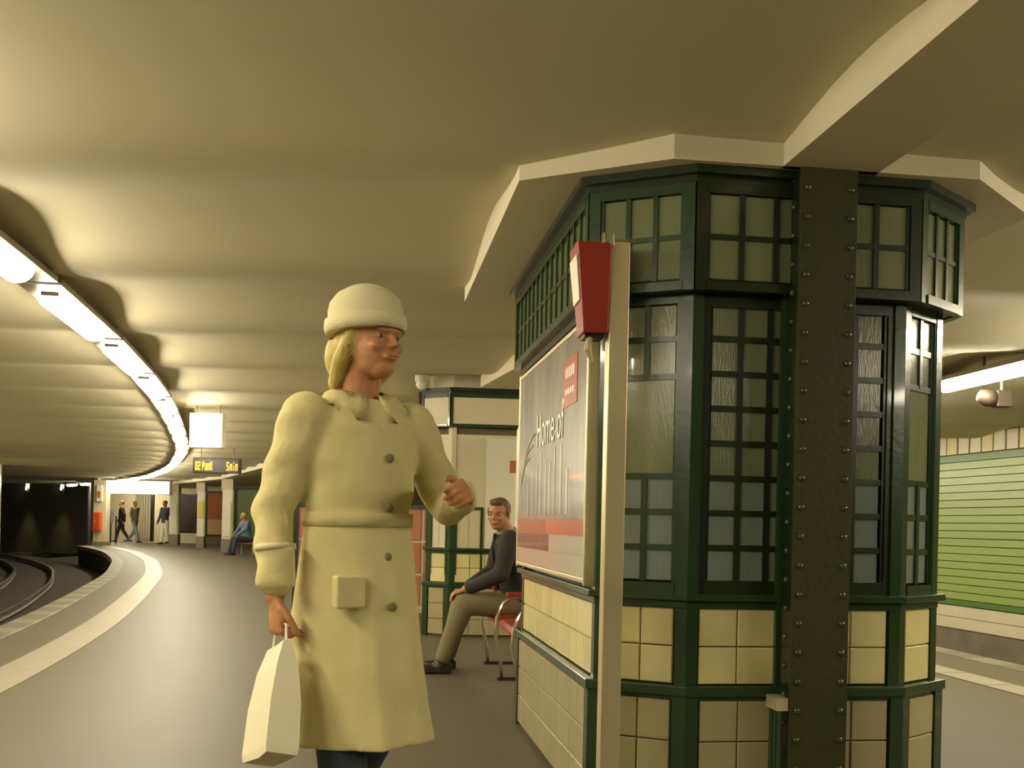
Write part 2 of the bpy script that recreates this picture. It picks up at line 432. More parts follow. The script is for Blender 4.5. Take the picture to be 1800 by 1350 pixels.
def window(fr, L, ang, z0, z1, o, parent, xs, rows_for, bar=.022, fw=.05, name='window', gm='green', last_blue=3, pane_mat=None):
    """frame with glazing bars; xs = column edges; rows_for = list of (column span, row edges)"""
    b = B()
    b.box(0.0, fw, o - .02, o + .012, z0, z1, fr); b.box(L - fw, L, o - .02, o + .012, z0, z1, fr)
    b.box(fw, L - fw, o - .02, o + .018, z0, z0 + fw * .8, fr); b.box(fw, L - fw, o - .02, o + .014, z1 - fw * .8, z1, fr)
    # thin inner bead
    for (a0_, a1_) in ((fw, fw + .012), (L - fw - .012, L - fw)):
        b.box(a0_, a1_, o - .02, o + .005, z0 + fw * .8, z1 - fw * .8, fr)
    wo = b.make(name, gm, parent)
    zb = [z0 + fw * .8, z1 - fw * .8]
    cells = []
    for (zA, zB, split) in rows_for:                 # one horizontal band of panes
        xx = xs if split else [xs[0], xs[-1]]
        for a, c in zip(xx, xx[1:]): cells.append((a, c, zA, zB))
        if split:
            for a in xx[1:-1]:
                bb = B(); bb.box(a - bar / 2, a + bar / 2, o - .016, o + .006, zA, zB, fr); bb.make('glazing_bar', gm, wo)
    for (zA, zB, s_), (zC, zD, s2) in zip(rows_for, rows_for[1:]):
        bb = B(); bb.box(xs[0], xs[-1], o - .016, o + .004, zB - bar / 2, zB + bar / 2, fr); bb.make('glazing_bar', gm, wo)
    for (a, c, zA, zB) in cells:
        pm = pane_mat or ('pane_blue_reflection' if zB < z0 + .5 and last_blue else 'pane')
        me = tile_mesh(c - a - .006, .012, zB - zA - .006, pm, .003)
        piece('pane', me, fr((a + c) / 2, o - .009, (zA + zB) / 2), ang, wo)
    return wo

def kiosk(name, label, O, ax, poly_vu, first=True, group=None):
    root = thing(name, label, 'kiosk', (*KW(0, 1, O, ax), 0), group)
    P = [KW(*p, O, ax) for p in poly_vu]
    core = prism_part('masonry_core', offset(P, -.03), 0, 2.36, 'grout', root)
    base = prism_part('base', offset(P, .012), 0, .49, 'grout', root)
    b = B(); b.prism(offset(P, .05), .487, .525); b.prism(offset(P, .03), .47, .487); b.make('band', 'green', root, bevel=.004)
    b = B(); b.prism(offset(P, .045), .835, .862); b.prism(offset(P, .02), .806, .835); b.make('sill', 'green', root, bevel=.004)
    pin = offset(P, .07)
    cor = offset(P, .115)
    b = B(); b.prism(offset(P, .085), 2.345, 2.37); b.prism(cor, 2.37, 2.402); b.make('cornice', 'green_deep', root)
    b = B(); b.prism(offset(P, .045), 1.965 if first else 2.03, 2.345); b.make('upper_core', 'green_deep', root)
    # posts
    n = len(P)
    for i in range(n):
        fr1, L1, a1_ = face_frame(P[i - 1], P[i]); fr2, L2, a2_ = face_frame(P[i], P[(i + 1) % n])
        w_ = .038
        def post(z0, z1, o1, o2):
            A_ = [fr1(L1 - w_, o1, 0), None, fr2(w_, o1, 0), fr2(w_, -.03, 0), None, fr1(L1 - w_, -.03, 0)]
            oc = offset(P, o1)[i]; ic = offset(P, -.03)[i]
            A_[1] = oc; A_[4] = ic
            return [(q.x, q.y) for q in A_]
        b = B(); b.prism(post(0, 0, .040, 0), 0, .49); b.prism(post(0, 0, .016, 0), .5, 1.97 if first else 1.26)
        b.make('corner_post', 'green', root)
        if not first:
            b = B(); b.prism(post(0, 0, .012, 0), 1.26, 2.03); b.make('upper_post', 'cream_panel', root)
    kinds = {}
    for i in range(n):
        p0, p1 = P[i], P[(i + 1) % n]
        fr, L, ang = face_frame(p0, p1)
        lo = B(); lo.box(.03, L - .03, .005, .012, .01, .487, fr); lo = lo.make('base_panel', 'grout', root)
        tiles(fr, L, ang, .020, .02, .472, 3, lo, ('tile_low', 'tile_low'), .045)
        up = B(); up.box(.03, L - .03, -.03, -.008, .525, .81, fr); up = up.make('tile_panel', 'grout', root)
        tiles(fr, L, ang, -.002, .527, .806, 2, up, ('tile', 'tile2'), .045)
        side = L > 1.2
        if first:
            if side and i == 0:        # the poster side: plain boarding behind the poster
                b = B(); b.box(.04, L - .04, -.03, -.005, .86, 1.97, fr); b.make('boarding', 'green_deep', root)
            elif L < .5:
                xs = [.085, L / 2, L - .085]
                z = [.902, 1.040, 1.175, 1.300]
                rows = [(.902, 1.028, 1), (1.028, 1.16, 1), (1.16, 1.292, 1), (1.292, 1.66, 0), (1.66, 1.80, 1), (1.80, 1.93, 1)]
                window(fr, L, ang, .862, 1.965, 0, root, [.058, L / 2, L - .058], rows, fw=.046)
            elif L < 1.2:
                nn = 6; x_ = [.075 + (L - .15) * k / nn for k in range(nn + 1)]
                rows = [(.902 + k * .1285, .902 + (k + 1) * .1285, 1) for k in range(8)]
                window(fr, L, ang, .862, 1.965, -.006, root, x_, rows, fw=.06, gm='green_deep')  # darker green here puts the shade of the front face into the paint
            else:
                nn = 12; x_ = [.075 + (L - .15) * k / nn for k in range(nn + 1)]
                rows = [(.902 + k * .257, .902 + (k + 1) * .257, 1) for k in range(4)]
                window(fr, L, ang, .862, 1.965, -.006, root, x_, rows, fw=.06)
        # upper box
        frb, Lb, angb = face_frame(pin[i], pin[(i + 1) % n])
        nn = 14 if side else (3 if Lb < .6 else 6)
        if first:
            x_ = [.045 + (Lb - .09) * k / nn for k in range(nn + 1)]
            window(frb, Lb, angb, 1.96, 2.345, 0, root, x_, [(2.0, 2.155, 1), (2.155, 2.312, 1)], bar=.018 if Lb < .6 else .02, fw=.042, name='upper_window', gm='green' if not (.6 < Lb < 1.2) else 'green_deep', last_blue=0)  # front upper frames likewise get their shade from the darker green
        else:
            b = B(); b.box(0.0, Lb, -.01, .0, 2.03, 2.345, frb)
            b.box(0, .02, 0, .02, 2.03, 2.345, frb); b.box(Lb - .02, Lb, 0, .02, 2.03, 2.345, frb)
            b.box(.03, Lb - .03, 0, .02, 2.315, 2.345, frb); b.box(.03, Lb - .03, 0, .02, 2.03, 2.055, frb)
            fo = b.make('upper_frame', 'green', root)
            b = B(); b.box(.024, Lb - .024, 0, .012, 2.059, 2.311, frb); b.make('panel', 'cream_panel', fo)
            b = B(); b.box(.04, L - .04, -.03, -.003, .86, 1.962, fr); bo = b.make('boarding', 'cream_panel', root)
            if L < 1.2:
                b = B(); k0, k1 = .03, L - .03
                if L > .5: k0, k1 = .03, .31
                for q in ((k0, k0 + .03, .6, 1.26), (k1 - .02, k1, .6, 1.26)): b.box(q[0], q[1], -.003, .02, q[2], q[3], fr)
                b.box(k0, k1, -.003, .02, 1.235, 1.26, fr)
                wf = b.make('panel_frame', 'green', root)
                for kk in range(2):
                    a_ = k0 + .033 + kk * (k1 - k0 - .053) / 2
                    b = B(); b.box(a_, a_ + (k1 - k0 - .062) / 2, -.003, .008, .862, 1.23, fr); b.make('panel', 'cream_panel', wf)
    return root, P

POLY = [(-.7135, 1.98), (-.7135, .18), (-.4235, 0), (.400, 0), (.640, .165), (.640, 1.98), (.40, 2.16), (-.42, 2.16)]
kroot, KP = kiosk('kiosk', 'dark green eight-sided kiosk with small glass panes above cream tiles, nearest the camera', KO, AX, POLY)
POLY2 = [(-.62, 1.75), (-.62, .16), (-.40, 0), (.42, 0), (.64, .16), (.64, 1.75), (.42, 1.92), (-.40, 1.92)]
k2, KP2 = kiosk('kiosk', 'cream panelled kiosk standing behind the seated man and his bench', KO2, AX2, POLY2, first=False)
# door with a notice on the front of the far kiosk
fr, L, ang = face_frame(KP2[2], KP2[3])
b = B(); b.box(.33, .70, .0, .02, .86, 1.93, fr); dn = b.make('door', 'white', k2, label='cream door with small red notice')
b = B(); b.box(.56, .63, .02, .024, 1.60, 1.72, fr); b.make('notice', 'poster_red', dn)
b = B(); b.box(.64, .67, .02, .04, 1.0, 1.12, fr); b.make('handle', 'steel', dn)

# ---------------------------------------------------------------- poster case on the kiosk's long left side
fr, L, ang = face_frame(KP[0], KP[1])
pt = thing('poster_case', 'glossy grey poster reading Home of in a steel frame on the kiosk side', 'poster', tuple(fr(L / 2, .05, .87)))
b = B(); b.box(.02, L - .025, .0, .05, .885, 1.90, fr); b.make('backing', 'steel', pt)
b = B(); b.box(0.01, .03, 0, .057, .87, 1.92, fr); b.box(L - .04, L - .02, 0, .057, .87, 1.92, fr)
b.box(.03, L - .04, 0, .057, .88, .90, fr); b.box(.03, L - .04, 0, .057, 1.89, 1.91, fr); b.make('frame', 'steel', pt, bevel=.004)
X0, X1 = .035, L - .045
b = B(); b.box(X0, X1, .05, .054, 1.13, 1.888, fr); sh = b.make('sheet', 'poster', pt)
b = B(); b.box(X0, .9, .05, .054, 1.06, 1.128, fr); b.make('red_band', 'poster_red', pt)
b = B(); b.box(.902, X1, .05, .054, 1.06, 1.128, fr); b.make('orange_band', 'poster_orange', pt)
b = B(); b.box(X0, 1.0, .05, .054, .98, 1.058, fr); b.make('purple_band', 'poster_purple', pt)
b = B(); b.box(X0, X1, .05, .054, .902, .978, fr); b.make('pale_band', 'poster_pale', pt)
b = B(); b.box(1.002, X1, .05, .054, .98, 1.058, fr); b.make('pale_band', 'poster_pale', pt)
b = B(); b.box(1.28, 1.58, .054, .057, 1.60, 1.80, fr); lg = b.make('logo_square', 'poster_orange', pt)
b = B()
for k in range(5): b.box(1.34 + .04 * k, 1.362 + .04 * k, .057, .058, 1.72, 1.765, fr)
b.make('lettering', 'label_white', lg); b = B()
for k in range(4): b.box(1.34 + .05 * k, 1.372 + .05 * k, .057, .058, 1.65, 1.675, fr)
b.make('lettering', 'label_white', lg)
# pale towers / streaks of the printed skyline
b = B(); rr = random.Random(3)
for k in range(11):
    a_ = .12 + k * .125 + rr.uniform(-.02, .02); w_ = rr.uniform(.02, .05); h_ = rr.uniform(.10, .33)
    b = B(); b.box(a_, a_ + w_, .054, .056, 1.15, 1.15 + h_, fr); b.make('printed_tower', 'poster_pale', pt)
for kx in range(3):
    b = B(); pts = [fr(.08 + .55 * (1 - math.cos(q)) * (.6 + .2 * kx), .055, 1.14 + (.30 + .06 * kx) * math.sin(q)) for q in [i * PI / 16 for i in range(9)]]
    b.tube(pts, .006, 6); b.make('printed_arch', 'poster_pale', pt)
def text(body, fr, a, o, h, size, m, parent, stretch=1.0, ext=.001, name='lettering'):
    cu = bpy.data.curves.new('t', 'FONT'); cu.body = body; cu.size = size; cu.extrude = ext
    to = bpy.data.objects.new('t', cu); COL.objects.link(to)
    me = bpy.data.meshes.new_from_object(to.evaluated_get(bpy.context.evaluated_depsgraph_get()))
    bpy.data.objects.remove(to)
    b = B(); b.add([fr(a + v.co.x, o + v.co.z, h + v.co.y * stretch) for v in me.vertices], [tuple(p.vertices) for p in me.polygons])
    return b.make(name, m, parent)
text('Home', fr, .62, .057, 1.48, .19, 'label_white', pt, 1.25, name='word')
text('of', fr, 1.16, .057, 1.48, .19, 'label_white', pt, 1.25, name='word')
# bands (green timber) around poster
b = B(); b.box(0, L - .0, 0, .05, 1.925, 1.965, fr); b.make('head_rail', 'green', kroot)

# ---------------------------------------------------------------- riveted steel column
def KF(p0v, p0u):
    O = KO
    def f(v, u, h):
        q = KW(v, u); return Vector((q.x, q.y, h))
    return f
K3 = KF(0, 0)
pc = thing('steel_column', 'riveted dark steel column rising in front of the green kiosk', 'column', tuple(K3(.03, -.1, 0)))
vL, vR, uF = -.085, .130, -.158
b = B(); b.box(vL, vR, uF, uF + .016, 0, SOF, K3); fl_ = b.make('flange', 'pillar', pc, bevel=.002)
b = B(); b.box(vL + .004, vL + .018, uF + .016, -.012, 0, SOF, K3); wbp = b.make('side_plate', 'green_deep', pc)
b = B(); b.box(vR - .018, vR - .004, uF + .016, -.012, 0, SOF, K3); wbr = b.make('side_plate', 'green_deep', pc)
b = B(); b.box(vL - .008, vL + .004, -.035, -.012, 0, SOF, K3); b.make('angle_bar', 'green', pc)
def rivet_mesh():
    bm = bmesh.new(); bmesh.ops.create_icosphere(bm, subdivisions=2, radius=.0125)
    for v in bm.verts: v.co.y *= .75
    me = bpy.data.meshes.new('rivet'); bm.to_mesh(me); bm.free(); me.materials.append(M['rivet'])
    me.polygons.foreach_set('use_smooth', [True] * len(me.polygons)); return me
rm = rivet_mesh()
k = 0; h = .04
while h < 2.38:
    for v_ in (vL + .026, vR - .026): piece('rivet', rm, K3(v_, uF - .001, h), AX, fl_)
    piece('rivet', rm, K3(vL + .003, -.092, h + .05), AX + PI / 2, wbp)
    h += .104
for j in range(3):
    b = B(); b.tube([K3(vL - .03 + 0 * j, -.135 + j * .035, z) for z in (0, .46)], .009, 8)
    b.make('cable_conduit', 'green', pc)
b = B(); b.box(vL - .045, vL - .003, -.15, -.045, .455, .50, K3); b.make('conduit_clamp', 'steel', pc)

# ---------------------------------------------------------------- steel post with red call box
pv, pu = -.70, -.02
def K4(v, u, h):
    q = KW(v, u); return Vector((q.x, q.y, h))
def px_to(px, py, z):
    dx, dy = px - 900, py - 922; c, s = math.cos(ROLL), math.sin(ROLL)
    ux, uy = dx * c + dy * s, -dx * s + dy * c
    return Vector((ux / F * z, z, CAM_H - uy / F * z))
pp = px_to(1081, 900, 3.66)
def PF(a, o, h):      # local frame of the post, square to the kiosk
    c, s = math.cos(AX), math.sin(AX)
    return Vector((pp.x + a * c - o * s, pp.y + a * s + o * c, h))
po = thing('steel_post', 'brushed steel post standing at the kiosk corner beside the poster', 'post', (pp.x, pp.y, 0))
b = B(); b.box(-.036, .036, 0, .06, 0, 2.12, PF); b.make('shaft', 'steel', po, bevel=.003)
b = B(); b.box(-.046, .046, -.008, .07, 0, .012, PF); b.make('foot_plate', 'steel', po)
b = B(); b.box(-.037, .037, -.001, .061, 2.12, 2.128, PF); b.make('cap', 'chrome', po)
cb_ = thing('call_box', 'red tapered call box hung on the steel post at the kiosk corner', 'box', tuple(PF(-.09, .02, 1.81)))
def tap(a, o, h):      # taper: narrow at the bottom
    t = (h - 1.79) / (2.105 - 1.79); left = -.040 - .105 - .022 * t * 1.0; k = (a + .04) / (-.145)
    return PF(-.040 + k * (left + .040) if a < -.04 else a, o if o > .0 else -.018 + o - .02 * t, h)
b = B(); b.hexa([PF(-.132, -.01, 1.79), PF(-.040, -.01, 1.79), PF(-.040, .13, 1.79), PF(-.125, .13, 1.79), PF(-.163, -.03, 2.105), PF(-.040, -.03, 2.105), PF(-.040, .13, 2.105), PF(-.160, .13, 2.105)])
rb = b.make('housing', 'red', cb_, bevel=.004)
def lf(s_, t_, o=.002):      # point on the slanting left side
    a = PF(-.132, -.01, 1.79).lerp(PF(-.163, -.03, 2.105), t_); c = PF(-.125, .13, 1.79).lerp(PF(-.160, .13, 2.105), t_)
    q = a.lerp(c, s_); return q + Vector((-math.cos(AX), -math.sin(AX), 0)) * o
b = B(); q = [lf(.08, .36), lf(.92, .36), lf(.92, .86), lf(.08, .86)]; q2 = [v + Vector((-.004, 0, 0)) for v in q]
b.hexa([q[0], q[1], q2[1], q2[0], q[3], q[2], q2[2], q2[3]]); b.make('label_plate', 'label_white', cb_)
b = B(); b.box(-.12, -.05, .02, .10, 1.775, 1.79, PF); b.make('bottom_plate', 'black', cb_)
b = B(); b.tube([PF(-.10, .03, 1.775), PF(-.11, .02, 1.73), PF(-.09, .03, 1.69)], [.012, .014, .006], 8); b.make('bracket', 'steel', cb_)
b = B(); b.box(-.15, -.06, .04, .10, 2.105, 2.125, PF); b.make('top_bracket', 'seat_red', cb_)
for a_ in (-.065, -.03):
    b = B(); b.tube([PF(a_, -.005, 2.10), PF(a_, -.005, 2.145)], [.009, .006], 8); b.make('bolt', 'chrome', cb_)

# ---------------------------------------------------------------- ceiling lamps
def lamp_proto():
    root = thing('ceiling_lamp', '', 'lamp', (0, 0, 0), 'fluorescent lamps above the left platform edge')
    b = B(); n = 12
    rings = []
    for y in (-.57, -.55, .55, .57):
        r = .088 if abs(y) < .56 else .05
        rings.append([(math.cos(PI + PI * q / n) * r, y, 2.39 + math.sin(PI + PI * q / n) * r * .85) for q in range(n + 1)] + [(r * .95, y, 2.395), (-r * .95, y, 2.395)])
    b.loft(rings); b.make('tube', 'tube', root, smooth=False)
    b = B(); b.box(-.12, .12, -.86, .86, 2.395, 2.43); b.box(-.03, .03, -.60, .60, 2.425, 2.455); b.make('housing', 'housing', root)
    for s_ in (-1, 1):
        b = B(); b.box(-.05, .05, s_ * .61 - .025, s_ * .61 + .025, 2.378, 2.396); b.make('socket', 'housing', root, bevel=.006)
    b = B(); b.tube([(0, 0, 2.45), (0, 0, 2.57)], .012, 8); b.make('hanger', 'housing', root)
    return root
lp = lamp_proto(); used = []
def copy_thing(src, loc, rz, label, group=None):
    r = src.copy(); COL.objects.link(r); r.location = loc; r.rotation_euler = (0, 0, rz); r['label'] = label
    if group: r['group'] = group
    for ch in src.children:
        c = ch.copy(); COL.objects.link(c); c.parent = r
        for g in ch.children:
            d = g.copy(); COL.objects.link(d); d.parent = c
    return r
# left row
ORD = ['first', 'second', 'third', 'fourth', 'fifth', 'sixth', 'seventh', 'eighth', 'ninth', 'tenth', 'eleventh', 'twelfth', 'thirteenth', 'fourteenth', 'fifteenth', 'sixteenth', 'seventeenth', 'eighteenth', 'nineteenth', 'twentieth', 'twenty-first', 'twenty-second']
def on(tab, y, off):
    a = Vector((smooth_x(tab, y - .3), y - .3)); b_ = Vector((smooth_x(tab, y + .3), y + .3)); t = (b_ - a).normalized()
    p = Vector((smooth_x(tab, y), y)) + Vector((t.y, -t.x)) * off
    return p, math.atan2(t.y, t.x) - PI / 2
k = 0; y = PH - 5 * PER + .0; vis = 0; nk = -1
while y < 44:
    p, a = on(LEFT, y, .32); nk += 1
    if y > 4.5:
        lab = f'lit ceiling tube over the left platform edge, {ORD[vis]} along the row from the near end' if vis < 22 else 'lit ceiling tube at the far end of the row'
        vis += 1
        copy_thing(lp, (p.x, p.y, 0), a, lab, 'fluorescent lamps above the left platform edge')
    else:
        copy_thing(lp, (p.x, p.y, 0), a, f'lit ceiling tube over the left edge nearer than the frame, {ORD[nk]} from behind', 'fluorescent lamps above the left platform edge, near end')
    y += PER
y = 8.0 - 5 * PER + .35; nk = -1
while y < 26:
    nk += 1
    p, a = on(RIGHT, y, -.62)
    near = abs(y - 8.35) < .5
    lab = 'lit ceiling tube over the right platform edge at the right border' if near else (f'lit ceiling tube over the right platform edge behind the kiosk, {ORD[nk]} in its row' if y > 9 else f'lit ceiling tube over the right edge beyond the frame, {ORD[nk]} in its row')
    copy_thing(lp, (p.x, p.y, 0), a, lab, 'fluorescent lamps above the right platform edge')
    y += PER
for k, (x_, y_) in enumerate(((-17.0, 41.5), (-16.4, 43.2), (-17.9, 46.0), (-17.2, 47.6))):  # extra tubes added behind the sign to brighten the far hall
    copy_thing(lp, (x_, y_, 0), .75 if k < 2 else PI / 2, f'added fill tube behind the long glowing sign, {ORD[k]} from the front', 'added fill lamps behind the long sign')
for ch in list(lp.children): bpy.data.objects.remove(ch)
bpy.data.objects.remove(lp)

# ---------------------------------------------------------------- speaker, dome, signs
sp = px_to(1748, 700, 8.6)
t = thing('loudspeaker', 'small brown loudspeaker hanging under the ceiling below the right lamp', 'speaker', (sp.x, sp.y, sp.z))
b = B(); b.tube([sp + Vector((-.13, 0, .02)), sp + Vector((-.06, 0, 0)), sp + Vector((.0, 0, -.005))], [.05, .072, .07], 14); b.make('horn', 'speaker', t, smooth=True)
b = B(); b.box(sp.x + .0, sp.x + .13, sp.y - .06, sp.y + .06, sp.z - .075, sp.z + .065); b.make('case', 'speaker', t, bevel=.008)
b = B(); b.tube([sp + Vector((.06, 0, .05)), Vector((sp.x + .06, sp.y, 2.55))], .012, 8); b.make('hanger', 'housing', t)
dp = px_to(742, 674, 9.9)
t = thing('ceiling_camera', 'small white dome on the ceiling left of the far kiosk', 'camera', (dp.x, dp.y, 2.4))
b = B(); b.ell((dp.x, dp.y, 2.44), (.06, .06, .06)); b.make('dome', 'white', t, smooth=True)
b = B(); b.tube([(dp.x, dp.y, 2.46), (dp.x, dp.y, 2.52)], .07, 14); b.make('ring', 'white', t)

def hang_sign(name, px0, px1, py0, py1, z, th, label, cat, m_face, m_box):
    a = px_to((px0 + px1) / 2, (py0 + py1) / 2, z); w_ = (px1 - px0) / F * z; h_ = (py1 - py0) / F * z
    t = thing(name, label, cat, (a.x, a.y, a.z - h_ / 2))
    b = B(); b.box(a.x - w_ / 2, a.x + w_ / 2, a.y - th / 2, a.y + th / 2, a.z - h_ / 2, a.z + h_ / 2); b.make('case', m_box, t, bevel=.01)
    e = .02 if w_ < 1 else .04
    b = B(); b.box(a.x - w_ / 2 + e, a.x + w_ / 2 - e, a.y - th / 2 - .006, a.y - th / 2 + .002, a.z - h_ / 2 + e, a.z + h_ / 2 - e); fo = b.make('face', m_face, t)
    for s_ in (-1, 1):
        b = B(); xx = a.x + s_ * w_ * .35; b.tube([(xx, a.y, a.z + h_ / 2 - .01), (xx, a.y, 2.55)], .01, 8); b.make('hanger', 'housing', t)
    return t, a, w_, h_, fo
hang_sign('lit_sign', 336, 394, 727, 788, 12.5, .14, 'square white glowing sign hanging beside the curve of lamps', 'sign', 'signlight', 'white')
t, a, w_, h_, fo = hang_sign('departure_display', 341, 423, 806, 832, 20, .16, 'black departure display with amber characters hanging over the platform', 'display', 'black', 'black')
rr = random.Random(5)
b = B()
ch = {'2': ['111', '001', '111', '100', '111'], 'P': ['111', '101', '111', '100', '100'], 'a': ['000', '111', '011', '101', '111'], 'n': ['000', '111', '101', '101', '101'], 'k': ['101', '101', '110', '101', '101'], 'U': ['101', '101', '101', '101', '111'], 'm': ['000', '111', '111', '101', '101'], 'i': ['010', '000', '010', '010', '010'], '5': ['111', '100', '111', '001', '111']}
def led(word, x0, cw, b):
    for j, c_ in enumerate(word):
        if c_ == ' ': continue
        for r_, row in enumerate(ch[c_]):
            for q_, on_ in enumerate(row):
                if on_ == '1':
                    x_ = x0 + j * cw + q_ * cw * .28; z_ = a.z + .075 - r_ * .034
                    b.box(x_, x_ + cw * .25, a.y - .092, a.y - .085, z_ - .03, z_)
b = B(); led('U2', a.x - w_ / 2 + .05, .055, b); b.make('line_number', 'led', t)
b = B(); led('Pank', a.x - w_ / 2 + .185, .052, b); b.make('destination', 'led', t)
b = B(); led('5', a.x + w_ / 2 - .25, .055, b); b.make('minutes', 'led', t)
b = B(); led('min', a.x + w_ / 2 - .185, .052, b); b.make('minutes_word', 'led', t)
# long lit sign over the far stairs
t, a, w_, h_, fo = hang_sign('lit_stair_sign', 184, 301, 845, 869, 38, .3, 'long white glowing sign across the far end of the platform', 'sign', 'signlight', 'white')
b = B(); b.box(a.x - w_ / 2 - .16, a.x - w_ / 2 - .01, a.y - .15, a.y + .1, a.z - h_ / 2, a.z + h_ / 2); b.make('red_end', 'red', t)

# ---------------------------------------------------------------- far end of the platform
def far_pillar(px0, px1, pybase, z, label, panel, ph0=.45, ph1=1.75):
    a = px_to((px0 + px1) / 2, pybase, z); w_ = (px1 - px0) / F * z
    t = thing('tiled_pillar', label, 'pillar', (a.x, a.y, 0), 'tiled pillars along the middle of the platform')
    b = B(); b.box(a.x - w_ / 2, a.x + w_ / 2, a.y, a.y + w_, 0, 2.38); b.make('shaft', 'white', t)
    b = B(); b.box(a.x - w_ / 2 - .02, a.x + w_ / 2 + .02, a.y - .02, a.y + w_ + .02, 0, .42); b.make('base', 'edge_light', t)
    b = B(); b.box(a.x - w_ / 2 - .03, a.x + w_ / 2 + .03, a.y - .03, a.y + w_ + .03, 2.05, 2.38); b.make('capital', 'cream_panel', t)
    b = B(); b.box(a.x + w_ / 2, a.x + w_ / 2 + .05, a.y + .0, a.y + .05, .42, 2.05); b.make('edge_strip', 'green_wall', t)
    b = B(); b.box(a.x - w_ / 2 + .03, a.x + w_ / 2 - .03, a.y - .03, a.y, ph0, ph1); b.make('panel', panel, t)
    return t
far_pillar(389, 406, 970, 33.6, 'white tiled pillar right of the orange poster', 'white', .5, 1.6)
far_pillar(345, 357, 963, 37.4, 'white tiled pillar with yellow plate left of the orange poster', 'yellow', 1.1, 1.7)
far_pillar(297, 311, 958, 40.4, 'pale tiled pillar left of the dark poster', 'white', .5, 1.6)
# far right-hand wall with posters, seen beyond the pillars
fw = B(); fw.box(-13.2, -5.5, 43.0, 43.3, 0, 2.75); fwo = fw.make('wall_far_side', 'beige_wall', kind='structure')
b = B(); b.box(-13.2, -5.5, 42.9, 43.0, 0, .5); b.make('plinth', 'grey_wall', fwo)
def far_poster(px0, px1, py0, py1, m, label, low=None, name='poster'):
    z = 42.85; a = px_to(px0, py0, z); c = px_to(px1, py1, z)
    t = thing(name, label, 'poster', ((a.x + c.x) / 2, z, c.z))
    b = B(); b.box(a.x - .12, c.x + .06, z, z + .14, c.z - .06, a.z + .06); b.make('frame', 'green_deep', t)
    lo_ = low or 0
    zz = c.z + (a.z - c.z) * lo_
    b = B(); b.box(a.x, c.x, z - .02, z, zz, a.z); b.make('sheet', m, t)
    if low:
        b = B(); b.box(a.x, c.x, z - .02, z, c.z, zz); b.make('lower_sheet', 'poster_lo', t)
M['poster_lo'] = mat('poster_print_sand', (.62, .38, .14), .4, vary=(3, .5, (.5, .3, .1)))
far_poster(318, 344, 870, 935, 'dark_poster', 'dark poster on the far wall between the pale pillars')
far_poster(366, 391, 866, 940, 'orange', 'orange and sand coloured poster on the far wall between two pillars', .36)
far_poster(418, 462, 861, 948, 'green_wall', 'plain green panel on the far wall behind the seated blue figure')
# green-edged beige partition under the long sign
p0 = px_to(236, 950, 45.5); p1 = px_to(264, 950, 45.5)
t = thing('partition', 'beige ribbed partition beside the far walking pair', 'partition', ((p0.x + p1.x) / 2, 45.5, 0))
n = 6; w_ = (p1.x - p0.x) / n
for k in range(n):
    b = B(); b.box(p0.x + k * w_ + .01, p0.x + (k + 1) * w_ - .01, 45.5, 45.56, .05, 2.3); b.make('board', 'cream_panel', t)
b = B(); b.box(p1.x, p1.x + .13, 45.45, 45.6, 0, 2.35); b.make('post', 'green_deep', t)
b = B(); b.box(p0.x, p1.x, 45.56, 45.62, 0, .06); b.make('rail', 'steel', t)
# white advertising column and a red machine at the tunnel corner
p0 = px_to(163, 945, 37.2); w_ = 17 / F * 37.2
t = thing('corner_pier', 'pale wall pier at the end of the platform beside the dark tunnel', 'pier', (p0.x + .2, 37.2, 0))
b = B(); b.box(p0.x, p0.x + w_ + .1, 37.2, 37.6, 0, 2.4); b.make('shaft', 'cream_panel', t)
b = B(); b.box(p0.x - .03, p0.x + w_ + .13, 37.17, 37.63, 0, .15); b.make('base', 'edge_light', t)
t = thing('red_cabinet', 'red cabinet fixed to the pale pier beside the tunnel', 'cabinet', (p0.x + .2, 37.1, .55))
b = B(); b.box(p0.x + .06, p0.x + w_ - .02, 36.98, 37.2, .55, 1.22)
M['red_bright'] = mat('orange_red_enamel', (.62, .09, .02), .4)
b.make('case', 'red_bright', t, bevel=.01)
b = B(); b.box(p0.x + .1, p0.x + w_ - .06, 36.96, 36.98, .6, 1.17); b.make('door', 'red_bright', t)
b = B(); b.box(p0.x + .13, p0.x + .16, 36.94, 36.96, .85, .93); b.make('handle', 'steel', t)
t = thing('small_sign', 'small white sign with red mark high on the pale pier', 'sign', (p0.x + .2, 37.1, 1.7))
b = B(); b.box(p0.x + .14, p0.x + w_ - .02, 37.12, 37.2, 1.62, 2.2); b.make('plate', 'white', t)
b = B(); b.box(p0.x + .19, p0.x + w_ - .07, 37.1, 37.12, 1.75, 1.98); b.make('mark', 'red_bright', t)
for k, px in enumerate((185, 194, 203)):
    q = px_to(px, 955, 40.0)
    t = thing('barrier_post', ('leftmost', 'middle', 'rightmost')[k] + ' slim dark barrier post in the row below the long lit sign', 'post', (q.x, q.y, 0), 'slim dark barrier posts at the far end')
    b = B(); b.tube([(q.x, q.y, 0), (q.x, q.y, 1.1)], .03, 8); b.make('shaft', 'black', t)
    b = B(); b.tube([(q.x, q.y, 0), (q.x, q.y, .03)], .055, 10); b.make('foot', 'steel', t)
